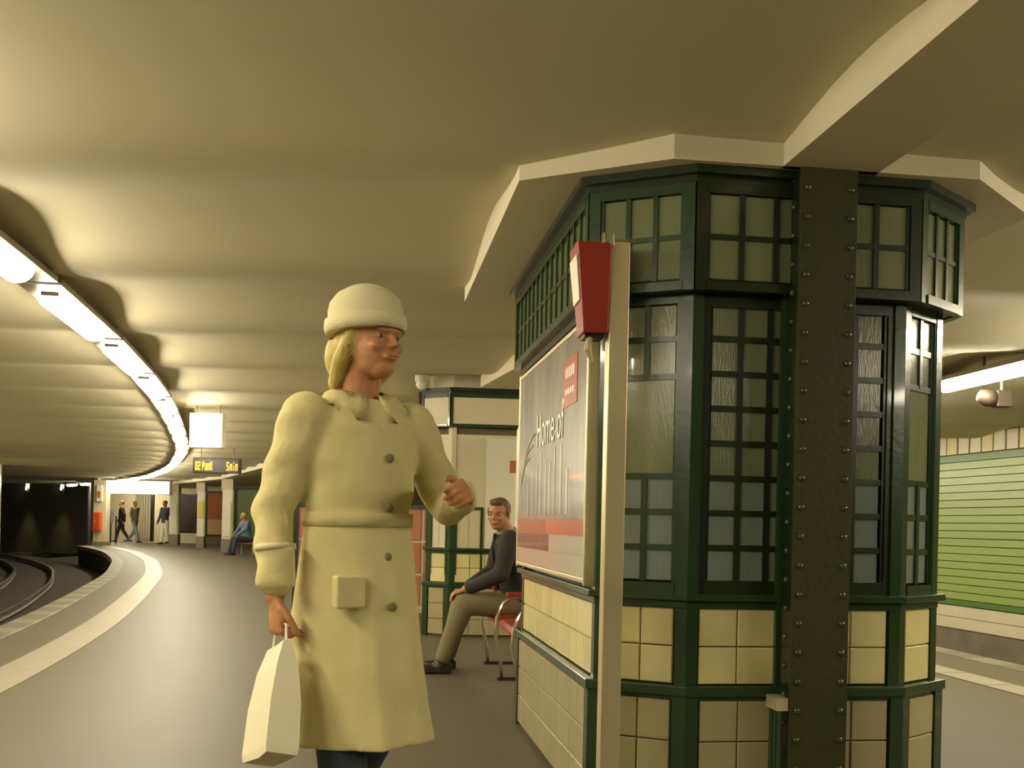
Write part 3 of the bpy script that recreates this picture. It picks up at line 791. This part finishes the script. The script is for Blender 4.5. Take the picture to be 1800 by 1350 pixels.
# tunnel lamps
def tunnel_lamp(px, z, label, tone):
    q = px_to(px, 853, z)
    t = thing('tunnel_lamp', label, 'lamp', (q.x, q.y, q.z))
    b = B(); b.box(q.x - .02, q.x + .14, q.y + .05, q.y + .12, q.z - .3, q.z + .3); b.make('bracket', 'black_wall', t)
    b = B(); b.tube([(q.x, q.y, q.z - .22), (q.x + .05, q.y, q.z + .22)], .035, 8); b.make('tube', 'tunnel_tube', t)
    b = B(); b.tube([(q.x + .10, q.y + .02, q.z - .15), (q.x + .14, q.y + .02, q.z + .22)], .03, 8); b.make('reflector', 'tunnel_glow', t)
    ld = bpy.data.lights.new('tunnel_light', 'SPOT'); ld.energy = 130; ld.spot_size = .55; ld.spot_blend = 1; ld.color = (1, .8, .45); ld.shadow_soft_size = .1
    lo = bpy.data.objects.new('tunnel_light', ld); COL.objects.link(lo); lo.parent = t; lo.location = (.05, -.25, -.05); lo.rotation_euler = (.12, 0, 0)
M['tunnel_tube'] = mat('tunnel_tube', (1, 1, 1), .4, emit=((.95, .9, 1), 5))
M['tunnel_glow'] = mat('tunnel_reflector_glow', (1, 1, .6), .4, emit=((.9, .8, .2), 1.2))  # emission stands in for lamp light on the reflector
tunnel_lamp(46, 46.75, 'bluish white tunnel lamp, the leftmost on the dark wall', 0)
tunnel_lamp(107, 46.75, 'bluish white tunnel lamp, the middle one on the dark wall', 0)
tunnel_lamp(157, 46.75, 'bluish white tunnel lamp next to the pale pier', 0)

# ---------------------------------------------------------------- stair parapet, display case, bench
p0 = px_to(521, 1074, 12.5); p1 = px_to(783, 1078, 12.5)
t = thing('stair_parapet', 'low salmon tiled parapet with white joints behind the walking woman', 'parapet', ((p0.x + p1.x) / 2, 12.6, 0))
W = p1.x - p0.x
b = B(); b.box(p0.x, p1.x, 12.52, 12.80, .02, 1.27); par = b.make('joint_bed', 'white_joint', t)
b = B(); b.box(p0.x - .05, p0.x, 12.46, 12.84, 0, 1.31); b.make('end_post', 'green_deep', t)
b = B(); b.box(p1.x, p1.x + .05, 12.46, 12.84, 0, 1.31); b.make('end_post', 'green_deep', t)
b = B(); b.box(p0.x, p1.x, 12.46, 12.84, 1.27, 1.31); b.make('coping', 'green_deep', t)
b = B(); b.box(p0.x, p1.x, 12.46, 12.84, 0, .05); b.make('foot_rail', 'wallcap', t)
nc = 6; tw = W / nc
for r_ in range(3):
    for c_ in range(nc):
        me = tile_mesh(tw - .035, .03, .37, 'salmon', .004)
        piece('tile', me, (p0.x + (c_ + .5) * tw, 12.51, .07 + .2 + r_ * .4), 0, par)
q0 = px_to(909, 745, 8.9); q1x = q0.x + .75
t = thing('display_case', 'tall white rounded display case standing behind the seated man', 'display case', ((q0.x + q1x) / 2, 9.0, 0))
b = B(); b.box(q0.x, q1x, 8.9, 9.1, .12, q0.z); b.make('case', 'white', t, bevel=.05)
b = B(); b.box(q0.x + .06, q1x - .06, 8.885, 8.9, .3, q0.z - .1); b.make('window', 'poster_pale', t)
for s_ in (.1, .6):
    b = B(); b.box(q0.x + s_, q0.x + s_ + .05, 8.95, 9.05, 0, .13); b.make('foot', 'steel', t)

# bench: three hoop frames, two seats
BO = Vector((-.165, 8.05)); BA = math.radians(8.15)
def BF(a, o, h):      # a: along the bench towards the camera, o: backwards (right), h: up
    ux, uy = -math.sin(BA), math.cos(BA)
    return Vector((BO.x - ux * a + math.cos(BA) * o, BO.y - uy * a + math.sin(BA) * o, h))
bench = thing('bench', 'row of red seats with chrome hoop armrests beside the kiosk', 'bench', tuple(BF(.85, .25, 0)))
for k in range(3):
    a_ = k * .83
    pts = [BF(a_, .0, .015), BF(a_, -.02, .18), BF(a_, -.055, .32), BF(a_, -.045, .44), BF(a_, .0, .545), BF(a_, .06, .585), BF(a_, .42, .585), BF(a_, .50, .54), BF(a_, .50, .02)]
    b = B(); b.tube(pts, .013, 10); fo = b.make('hoop', 'chrome', bench, smooth=True)
    b = B(); b.box(a_ - .03, a_ + .03, .02, .44, .592, .622, BF); b.make('armrest', 'seat_red', bench, bevel=.008)
    b = B(); b.box(a_ - .02, a_ + .02, -.03, .52, 0, .022, BF); b.make('foot_bar', 'black', bench)
    b = B(); b.tube([BF(a_, .03, .40), BF(a_, .47, .36)], .011, 8); b.make('seat_bearer', 'chrome', bench)
for k in range(2):
    a0_, a1_ = k * .83 + .05, (k + 1) * .83 - .05
    rings = []
    for o_, h_ in ((-.04, .385), (-.02, .415), (.08, .42), (.25, .40), (.42, .395), (.50, .41)):
        rings.append([BF(a0_, o_, h_), BF(a1_, o_, h_), BF(a1_, o_, h_ + .022), BF(a0_, o_, h_ + .022)])
    b = B(); b.loft(rings); b.make('seat', 'seat_red', bench, bevel=.005)
    rings = []
    for o_, h_ in ((.50, .46), (.53, .56), (.555, .68), (.56, .80), (.55, .86)):
        rings.append([BF(a0_, o_, h_), BF(a1_, o_, h_), BF(a1_, o_ + .02, h_), BF(a0_, o_ + .02, h_)])
    b = B(); b.loft(rings); b.make('backrest', 'seat_red', bench, bevel=.005)
b = B(); b.tube([BF(0, .30, .37), BF(1.66, .30, .37)], .016, 8); b.tube([BF(0, .52, .54), BF(1.66, .52, .54)], .013, 8); b.make('cross_rail', 'chrome', bench)

# ---------------------------------------------------------------- people
def RZ(a): return Matrix.Rotation(a, 3, 'Z')
def RX(a): return Matrix.Rotation(a, 3, 'X')
V = Vector
def head_shapes(b, c, R, s=1.0):
    """c: centre of the skull; face looks along R @ -Y"""
    def e(off, r, RR=None): b.ell(V(c) + R @ (V(off) * s), [x * s for x in r], R @ RR if RR is not None else R)
    e((0, .012, .018), (.074, .092, .092))            # skull
    e((0, -.022, -.030), (.062, .070, .078))          # face
    e((0, -.045, -.086), (.036, .038, .028))          # chin
    e((0, -.020, -.070), (.054, .056, .038))          # jaw
    e((0, -.083, .014), (.046, .016, .011))           # brow
    for sx in (-1, 1):
        e((sx * .036, -.066, -.030), (.022, .022, .018))      # cheek
        e((sx * .074, .012, -.012), (.010, .018, .030), RZ(sx * .25))   # ear
        e((sx * .009, -.099, -.033), (.007, .008, .006))      # nostril
    b.limb([V(c) + R @ (V(p) * s) for p in ((0, -.088, .004), (0, -.102, -.016), (0, -.108, -.028))], [.006 * s, .008 * s, .0095 * s], 10)
    e((0, -.088, -.060), (.026, .010, .012))
def face_parts(root, c, R, xf, s=1.0, brow='brown_hair'):
    for sx in (-1, 1):
        b = B(); b.ell(V(c) + R @ (V((sx * .031, -.0765, -.004)) * s), (.0125 * s, .0075 * s, .0070 * s), R); eo = b.make('eye', 'eye', root, smooth=True, xf=xf)
        b = B(); b.ell(V(c) + R @ (V((sx * .031, -.0825, -.004)) * s), (.0055 * s, .0025 * s, .0055 * s), R); b.make('iris', 'iris', eo, smooth=True, xf=xf)
        b = B(); b.tube([V(c) + R @ (V(p) * s) for p in ((sx * .014, -.093, .014), (sx * .032, -.094, .020), (sx * .050, -.080, .014))], [.003 * s, .004 * s, .002 * s], 8); b.make('eyebrow', brow, root, xf=xf)
    b = B(); b.ell(V(c) + R @ (V((0, -.098, -.0585)) * s), (.021 * s, .0035 * s, .0035 * s), R); b.ell(V(c) + R @ (V((0, -.0955, -.065)) * s), (.018 * s, .004 * s, .004 * s), R)
    b.make('lips', 'lips', root, smooth=True, xf=xf)
def hand_shapes(b, wrist, d, n, side, curl=.6, s=1.0):
    """d: along the hand, n: palm normal (towards the palm side), side: direction of the thumb"""
    d = V(d).normalized(); n = (V(n) - d * V(n).dot(d)).normalized(); sd = V(side); sd = (sd - d * sd.dot(d) - n * sd.dot(n)).normalized()
    R = Matrix((sd, n, d)).transposed()
    w_ = V(wrist)
    b.ell(w_ + d * .045 * s, (.041 * s, .017 * s, .052 * s), R); b.ell(w_ + d * .012 * s, (.027 * s, .019 * s, .03 * s), R)
    b.ell(w_ + d * .04 * s + sd * .022 * s + n * .010 * s, (.018 * s, .013 * s, .030 * s), R)
    for i, (off, ln) in enumerate(((.029, .072), (.010, .080), (-.010, .075), (-.028, .060))):
        p = w_ + d * .082 * s + sd * off * s; dd = d.copy(); pts = [w_ + d * .05 * s + sd * off * .8 * s, p]
        for j, f in enumerate((.42, .32, .26)):
            ax_ = sd; dd = Matrix.Rotation((curl * (1.0 + .12 * i)) * (1 if dd.cross(n).dot(sd) > 0 else -1), 3, sd) @ dd if True else dd
            # choose the rotation that bends towards the palm
            p = p + dd * ln * f * s; pts.append(p)
        b.limb(pts, [.0095 * s, .0098 * s, .0088 * s, .008 * s, .007 * s], 8)
    p = w_ + d * .022 * s + sd * .030 * s; dd = (d * .7 + sd * .6 + n * .35).normalized(); q1_ = p + dd * .035 * s
    dd = (d * .9 + sd * .15 + n * .45).normalized(); q2_ = q1_ + dd * .030 * s; q3_ = q2_ + (d * .9 + n * .5 - sd * .1).normalized() * .024 * s
    b.limb([w_ + d * .01 * s + sd * .012 * s, p, q1_, q2_, q3_], [.014 * s, .0135 * s, .011 * s, .010 * s, .0085 * s], 8)
def shoe_shapes(b, ankle, d, s=1.0, up=(0, 0, 1)):
    d = V(d).normalized(); up = V(up).normalized(); sd = d.cross(up).normalized(); up = sd.cross(d); R = Matrix((sd, d, up)).transposed(); a = V(ankle)
    b.ell(a - up * .045 * s + d * .02 * s, (.040 * s, .07 * s, .042 * s), R); b.ell(a - up * .055 * s + d * .11 * s, (.045 * s, .085 * s, .030 * s), R)
    b.ell(a - up * .05 * s - d * .035 * s, (.034 * s, .04 * s, .038 * s), R); b.limb([a, a + up * .05], [.045 * s, .042 * s])
    n0 = [a - up * .088 * s + d * x * s + sd * y * s for x, y in ((-.07, -.03), (-.07, .03), (.1, .045), (.18, .03), (.19, 0), (.18, -.03), (.1, -.045))]
    m = len(n0); b.add([tuple(p) for p in n0] + [tuple(p + up * .02 * s) for p in n0], [tuple(range(m - 1, -1, -1)), tuple(range(m, 2 * m))] + [(i, (i + 1) % m, m + (i + 1) % m, m + i) for i in range(m)])
def ring(cx, cy, z, rx, ry, n=28, fold=0, ph=0, tilt=0):
    out = []
    for i in range(n):
        a = 2 * PI * i / n; f = 1 + fold * math.sin(a * 7 + ph)
        out.append((cx + math.cos(a) * rx * f, cy + math.sin(a) * ry * f, z + tilt * math.cos(a)))
    return out

def xform(pos, yaw): return Matrix.Translation(V(pos)) @ Matrix.Rotation(yaw, 4, 'Z')

# --- the walking woman in the pale coat
WP = (-.445, 3.0, 0); WYAW = math.radians(38)
wx = xform(WP, WYAW)
wo = thing('person', 'person in long pale khaki coat and cream knitted hat walking in the foreground', 'person', WP)
HC = V((.0, -.03, 1.625)); HR = RZ(math.radians(12)) @ RX(math.radians(-4))
shR, shL = V((-.185, .01, 1.40)), V((.185, .01, 1.40))
elR, wrR = V((-.248, .06, 1.12)), V((-.262, .0, .885))
elL, wrL = V((.315, .01, 1.15)), V((.20, -.235, 1.18))
b = B(); head_shapes(b, HC, HR, 1.04)
b.limb([HC + V((0, .03, -.07)), V((0, .015, 1.46)), V((0, .02, 1.36))], [.058, .054, .07])
b.loft([ring(0, .02, z, rx, ry) for z, rx, ry in ((.86, .155, .10), (.95, .165, .11), (1.10, .135, .09), (1.22, .145, .10), (1.34, .165, .10), (1.42, .11, .07))])
hpR, hpL = V((-.085, .02, .90)), V((.085, 0, .90))
knR, anR = V((-.10, -.09, .50)), V((-.10, -.17, .10))
knL, anL = V((.10, .05, .48)), V((.10, .30, .16))
b.limb([hpR, knR, anR], [.085, .055, .04]); b.limb([hpL, knL, anL], [.085, .055, .04])
b.limb([shR, elR, wrR], [.05, .038, .027]); b.limb([shL, elL, wrL], [.05, .038, .027])
hand_shapes(b, wrR + V((0, -.01, -.01)), (.0, -.05, -1), (1, 0, 0), (0, -1, 0), 1.0)
hand_shapes(b, wrL, (-.45, -.85, .15), (-.7, .4, -.5), (0, 0, 1), .95)
b.make('body', 'skin', wo, smooth=True, remesh=.005, xf=wx, smooth_it=3)
face_parts(wo, HC, HR, wx, 1.04)
# coat
b = B()
b.loft([ring(0, cy, z, rx, ry, fold=f, ph=z * 3) for z, rx, ry, cy, f in ((.475, .232, .275, .03, .05), (.56, .222, .25, .03, .045), (.70, .203, .215, .02, .035), (.84, .188, .170, .01, .02), (.98, .176, .145, .01, .01), (1.12, .158, .128, .01, .0), (1.26, .178, .135, .012, 0), (1.36, .190, .122, .015, 0), (1.42, .155, .10, .02, 0), (1.455, .085, .075, .015, 0))])
b.limb([shR + V((.01, 0, -.01)), elR, wrR + V((0, 0, .045))], [.076, .058, .050]); b.limb([shL + V((-.01, 0, -.01)), elL, wrL + (elL - wrL) * .12], [.076, .060, .052])
b.tube([wrR + V((0, .0, .14)), wrR + V((0, -.002, .03))], [.052, .056], 20)
wxi = wx.inverted()
def folds(p):
    q = wxi @ p; x, y, z = q; a = math.atan2(y, x); arm = math.hypot(x, y * .9)
    if z < 1.12 and abs(x) < .235 or z < .84:
        k = min(1, (1.14 - z) / .5); f = 1 + k * (.018 * math.sin(6 * a + 1.3 + z) + .012 * math.sin(11 * a + 4 * z))
        q = Vector((x * f, y * f, z))
    elif z < 1.42:
        q = Vector((x + .004 * math.sin(z * 55 + y * 25 + x * 9), y + .005 * math.sin(z * 42 + x * 30), z))
    return wx @ q
co_ = b.make('coat', 'coat', wo, smooth=True, remesh=.009, xf=wx, smooth_it=5, disp=folds)
b = B(); b.tube([wrR + V((0, .006, .145)), wrR + V((0, .004, .13))], [.0565, .0565], 24); b.make('cuff_seam', 'hat', co_, smooth=True, xf=wx)
b = B()          # collar: two lapels folded down round the neck
cr = []
for i in range(25):
    a = -PI / 2 + .28 + (2 * PI - .56) * i / 24
    cr.append(a)
in_ = [V((math.cos(a) * .070, .012 + math.sin(a) * .066, 1.485 + .02 * math.sin(a))) for a in cr]; out_ = [V((math.cos(a) * .145, .012 + math.sin(a) * .115, 1.425 - .01 * math.sin(a) - (.05 if math.sin(a) < -.6 else 0))) for a in cr]
rings = [[i_, (i_ + o_) / 2 + V((0, 0, .016)), o_, (i_ + o_) / 2 + V((0, 0, -.004))] for i_, o_ in zip(in_, out_)]
b.loft(rings); b.make('collar', 'coat', co_, smooth=True, xf=wx)
for z_ in (1.28, 1.14, 1.0, .86):
    b = B(); b.ell((.02, -.128 - (.02 if z_ < 1 else 0) - (.012 if z_ < .9 else 0), z_), (.013, .007, .013)); b.make('button', 'khaki', co_, smooth=True, xf=wx)
b = B(); b.loft([ring(0, .01, 1.085, .168, .138), ring(0, .01, 1.125, .168, .137)]); b.make('belt', 'coat', co_, smooth=True, xf=wx)
b = B(); b.box(-.16, -.07, -.165, -.13, .86, .95); b.make('pocket_flap', 'coat', co_, xf=wx, bevel=.006)
# trousers and shoes
b = B(); b.limb([hpR, knR, anR + V((0, 0, .03))], [.095, .072, .062]); b.limb([hpL, knL, anL + V((0, -.02, .03))], [.095, .072, .062]); b.make('trousers', 'dark_jeans', wo, smooth=True, remesh=.01, xf=wx)
b = B(); shoe_shapes(b, anR, (0, -1, 0)); b.make('shoe', 'shoe', wo, smooth=True, xf=wx, remesh=.006)
b = B(); shoe_shapes(b, anL, (0, -.8, -.6), up=(0, -.6, .8)); b.make('shoe', 'shoe', wo, smooth=True, xf=wx, remesh=.006)
# hair with low bun
b = B(); b.ell(HC + V((0, .028, .012)), (.088, .098, .100), HR); b.ell(HC + V((-.02, .105, -.04)), (.062, .062, .085), HR)
b.limb([HC + V((-.065, -.02, .02)), HC + V((-.078, .02, -.06)), HC + V((-.05, .09, -.12))], [.02, .026, .03]); b.limb([HC + V((.065, -.02, .02)), HC + V((.078, .02, -.06)), HC + V((.05, .09, -.12))], [.02, .026, .03])
b.make('hair', 'blond', wo, smooth=True, remesh=.006, xf=wx)
# knitted hat with turned brim
b = B(); rings = []
for z_, r_ in ((.028, 1.0), (.05, 1.03), (.085, 1.05), (.115, .98), (.140, .78), (.158, .45), (.163, .12)):
    rings.append([HC + HR @ V((math.cos(2 * PI * i / 28) * .098 * r_, .014 + math.sin(2 * PI * i / 28) * .112 * r_, z_)) for i in range(28)])
b.loft(rings); hat = b.make('hat', 'hat', wo, smooth=True, xf=wx)
b = B(); rings = []
for z_, r_ in ((.022, 1.02), (.020, 1.12), (.040, 1.16), (.062, 1.14), (.066, 1.02)):
    rings.append([HC + HR @ V((math.cos(2 * PI * i / 28) * .098 * r_, .014 + math.sin(2 * PI * i / 28) * .112 * r_, z_)) for i in range(28)])
b.loft(rings); b.make('brim', 'hat', hat, smooth=True, xf=wx)
# bag carried in the hand
bx = wx @ Matrix.Translation(wrR + V((.005, -.03, -.085))) @ Matrix.Rotation(math.radians(-22), 4, 'X') @ Matrix.Rotation(math.radians(14), 4, 'Y')
bg = thing('bag', 'narrow white paper bag hanging from the hand of the walking woman', 'bag', tuple(bx @ V((0, 0, -.3))))
b = B(); rings = []
for z_, w_, d_ in ((-.05, .05, .012), (-.12, .062, .03), (-.22, .07, .042), (-.34, .072, .045), (-.36, .07, .042)):
    rings.append([(-d_, -w_ * 1.1, z_), (d_, -w_ * 1.1, z_), (d_ * 1.1, 0, z_), (d_, w_ * 1.1, z_), (-d_, w_ * 1.1, z_), (-d_ * .7, 0, z_)])
b.loft(rings); b.make('sack', 'bag', bg, xf=bx)
b = B(); b.tube([(0, -.045, -.055), (0, -.035, .0), (0, 0, .02), (0, .035, .0), (0, .045, -.055)], .004, 8); b.make('handle', 'bag', bg, xf=bx)

# --- the seated man
mq = BF(.42, .20, 0)
MP = (mq.x, mq.y, 0); MYAW = -math.radians(81.8)
mx = xform(MP, MYAW)
mo = thing('person', 'seated person in charcoal jacket and khaki trousers leaning forward on the red bench', 'person', MP)
HC = V((.035, -.20, 1.175)); HR = RZ(math.radians(62)) @ RX(math.radians(2))
SH = 1.0
shR, shL = V((-.19, -.135, .985)), V((.19, -.135, .985))
hp = V((0, .02, .50)); knR, knL = V((-.11, -.45, .50)), V((.11, -.45, .51))
anR, anL = V((-.12, -.55, .095)), V((.10, -.60, .095))
elR, wrR = V((-.25, -.20, .74)), V((-.13, -.42, .605))
elL, wrL = V((.25, -.20, .74)), V((.10, -.44, .615))
b = B(); head_shapes(b, HC, HR, 1.03)
b.limb([HC + V((0, .03, -.07)), V((.02, -.145, 1.06)), V((0, -.10, .97))], [.062, .060, .075])
b.loft([ring(0, cy, z, rx, ry) for z, rx, ry, cy in ((.44, .16, .12, .02), (.55, .16, .12, .01), (.70, .145, .11, -.03), (.85, .165, .11, -.08), (.97, .17, .10, -.11), (1.02, .10, .07, -.12))])
b.limb([hp + V((-.09, 0, 0)), knR, anR], [.09, .06, .04]); b.limb([hp + V((.09, 0, 0)), knL, anL], [.09, .06, .04])
b.limb([shR, elR, wrR], [.052, .042, .03]); b.limb([shL, elL, wrL], [.052, .042, .03])
hand_shapes(b, wrR, (.35, -1, -.25), (.1, .1, -1), (1, .3, 0), .35); hand_shapes(b, wrL, (-.25, -1, -.35), (-.1, .1, -1), (-1, .3, 0), .35)
b.make('body', 'skin', mo, smooth=True, remesh=.007, xf=mx, smooth_it=2)
face_parts(mo, HC, HR, mx, 1.03)
b = B(); b.ell(HC + HR @ V((0, .028, .036)), (.083, .092, .090), HR); b.ell(HC + HR @ V((0, -.052, .088)), (.056, .036, .030), HR)
for sx in (-1, 1): b.ell(HC + HR @ V((sx * .074, .0, .018)), (.012, .03, .035), HR)
b.ell(HC + HR @ V((0, .085, -.03)), (.05, .025, .04), HR)
b.make('hair', 'brown_hair', mo, smooth=True, remesh=.006, xf=mx)
b = B()
b.loft([ring(0, cy, z, rx, ry) for z, rx, ry, cy in ((.43, .19, .155, .03), (.52, .195, .155, .01), (.66, .185, .145, -.03), (.82, .195, .14, -.075), (.94, .20, .13, -.11), (1.0, .17, .105, -.12), (1.035, .09, .08, -.125))])
b.limb([shR, elR, wrR + (elR - wrR) * .15], [.078, .062, .050]); b.limb([shL, elL, wrL + (elL - wrL) * .15], [.078, .062, .050])
jk = b.make('jacket', 'jacket', mo, smooth=True, remesh=.010, xf=mx, smooth_it=4)
b = B(); b.tube([V((.015, -.128, 1.02)), V((.02, -.14, 1.06))], [.083, .075], 16); b.ell(V((.0, -.03, 1.02)), (.085, .05, .05)); b.make('hood', 'grey_hood', jk, smooth=True, xf=mx)
b = B(); b.tube([V((.045, -.225, 1.03)), V((.03, -.24, .93)), V((.02, -.225, .80)), V((.01, -.19, .62))], [.012, .014, .012, .012], 8); b.make('zip', 'black', jk, smooth=True, xf=mx)
b = B(); b.limb([hp + V((-.09, .02, 0)), knR, anR + V((0, .01, .03))], [.10, .082, .062]); b.limb([hp + V((.09, .02, 0)), knL, anL + V((0, .01, .03))], [.10, .082, .062]); b.ell(hp + V((0, .02, 0)), (.19, .13, .10))
b.make('trousers', 'khaki', mo, smooth=True, remesh=.010, xf=mx)
for an in (anR, anL):
    b = B(); shoe_shapes(b, an, (0, -1, 0)); b.make('shoe', 'shoe', mo, smooth=True, xf=mx, remesh=.007)

# --- small far figures
def far_person(pos, yaw, label, top, bottom, hair='brown_hair', stride=.22, sit=False):
    x_ = xform(pos, yaw); t = thing('person', label, 'person', pos)
    if sit:
        HC = V((0, -.14, 1.18)); hp_ = .47; kn = [V((-.1, -.42, .48)), V((.1, -.42, .48))]; an = [V((-.12, -.50, .09)), V((.12, -.50, .09))]
        sh = V((.18, -.08, .98)); tor = [(.42, .17, .13, 0), (.60, .16, .12, -.01), (.80, .18, .12, -.04), (.95, .18, .11, -.07), (1.02, .08, .07, -.09)]
        hands = [V((-.1, -.36, .62)), V((.1, -.36, .62))]
    else:
        HC = V((0, -.02, 1.64)); hp_ = .92; kn = [V((-.09, -stride * .6, .50)), V((.09, stride * .3, .50))]; an = [V((-.09, -stride, .09)), V((.09, stride * 1.3, .12))]
        sh = V((.18, 0, 1.42)); tor = [(.86, .17, .12, 0), (1.0, .16, .11, 0), (1.2, .18, .12, 0), (1.38, .19, .11, 0), (1.47, .08, .07, 0)]
        hands = [V((-.24, -.15, .88)), V((.24, .12, .88))]
    b = B(); head_shapes(b, HC, RZ(0)); b.limb([HC + V((0, .03, -.07)), V((0, sh.y, sh.z - .02))], [.055, .07])
    for k_, sx in enumerate((-1, 1)):
        el = V((sx * .25, (hands[k_].y + sh.y) / 2 + .06, (sh.z + hands[k_].z) / 2)); b.limb([V((sx * sh.x, sh.y, sh.z)), el, hands[k_]], [.05, .04, .028])
        hand_shapes(b, hands[k_], (0, -.4, -1), (-sx, 0, 0), (0, -1, .3), .4)
        b.limb([V((sx * .09, 0, hp_)), kn[k_], an[k_]], [.085, .055, .04])
    b.loft([ring(0, cy, z, rx * .9, ry * .9) for z, rx, ry, cy in tor]); b.make('body', 'skin', t, smooth=True, remesh=.013, xf=x_)
    b = B(); b.loft([ring(0, cy, z, rx * 1.05, ry * 1.1) for z, rx, ry, cy in tor])
    for k_, sx in enumerate((-1, 1)):
        el = V((sx * .25, (hands[k_].y + sh.y) / 2 + .06, (sh.z + hands[k_].z) / 2)); b.limb([V((sx * sh.x, sh.y, sh.z)), el, hands[k_]], [.072, .058, .045])
    b.make('jacket', top, t, smooth=True, remesh=.016, xf=x_)
    b = B()
    for k_, sx in enumerate((-1, 1)): b.limb([V((sx * .09, 0, hp_)), kn[k_], an[k_] + V((0, 0, .03))], [.10, .075, .058])
    b.ell((0, 0, hp_), (.18, .13, .11)); b.make('trousers', bottom, t, smooth=True, remesh=.016, xf=x_)
    b = B(); b.ell(HC + V((0, .025, .03)), (.085, .098, .096)); b.make('hair', hair, t, smooth=True, xf=x_)
    for k_ in range(2):
        b = B(); shoe_shapes(b, an[k_], (0, -1, 0)); b.make('shoe', 'shoe', t, smooth=True, xf=x_)
q = px_to(213, 949, 43.4); far_person((q.x, q.y, 0), math.radians(-70), 'far walking person in a black jacket under the long lit sign', 'black', 'black')
q = px_to(236, 949, 43.0); far_person((q.x, q.y, 0), math.radians(65), 'far walking person in pale blue jeans under the long lit sign', 'khaki', 'blue_jeans', stride=.3)
q = px_to(183, 953, 39.2); far_person((q.x, q.y, 0), math.radians(10), 'far standing person in grey-blue clothes beside the red cabinet', 'blue_jeans', 'blue_jeans', stride=.05)
q = px_to(289, 955, 41.2); far_person((q.x, q.y, 0), math.radians(-30), 'far standing person in dark jacket beside the pale tiled pillar', 'dark_jeans', 'white', stride=.08)
q = px_to(434, 972, 31); fx = Vector((q.x, q.y, 0))
far_person(tuple(fx), math.radians(-50), 'far seated person in blue top and dark trousers beyond the woman in the coat', 'blue_cloth', 'dark_jeans', sit=True, hair='blond')
t = thing('stool', 'small dark seat under the far person in the blue top', 'seat', tuple(fx))
b = B(); b.box(fx.x - .22, fx.x + .22, fx.y - .16, fx.y + .2, .33, .38); b.make('seat', 'seat_red', t, bevel=.01)
for sx in (-1, 1):
    b = B(); b.tube([(fx.x + sx * .17, fx.y, .33), (fx.x + sx * .17, fx.y, 0)], .018, 8); b.make('leg', 'chrome', t)
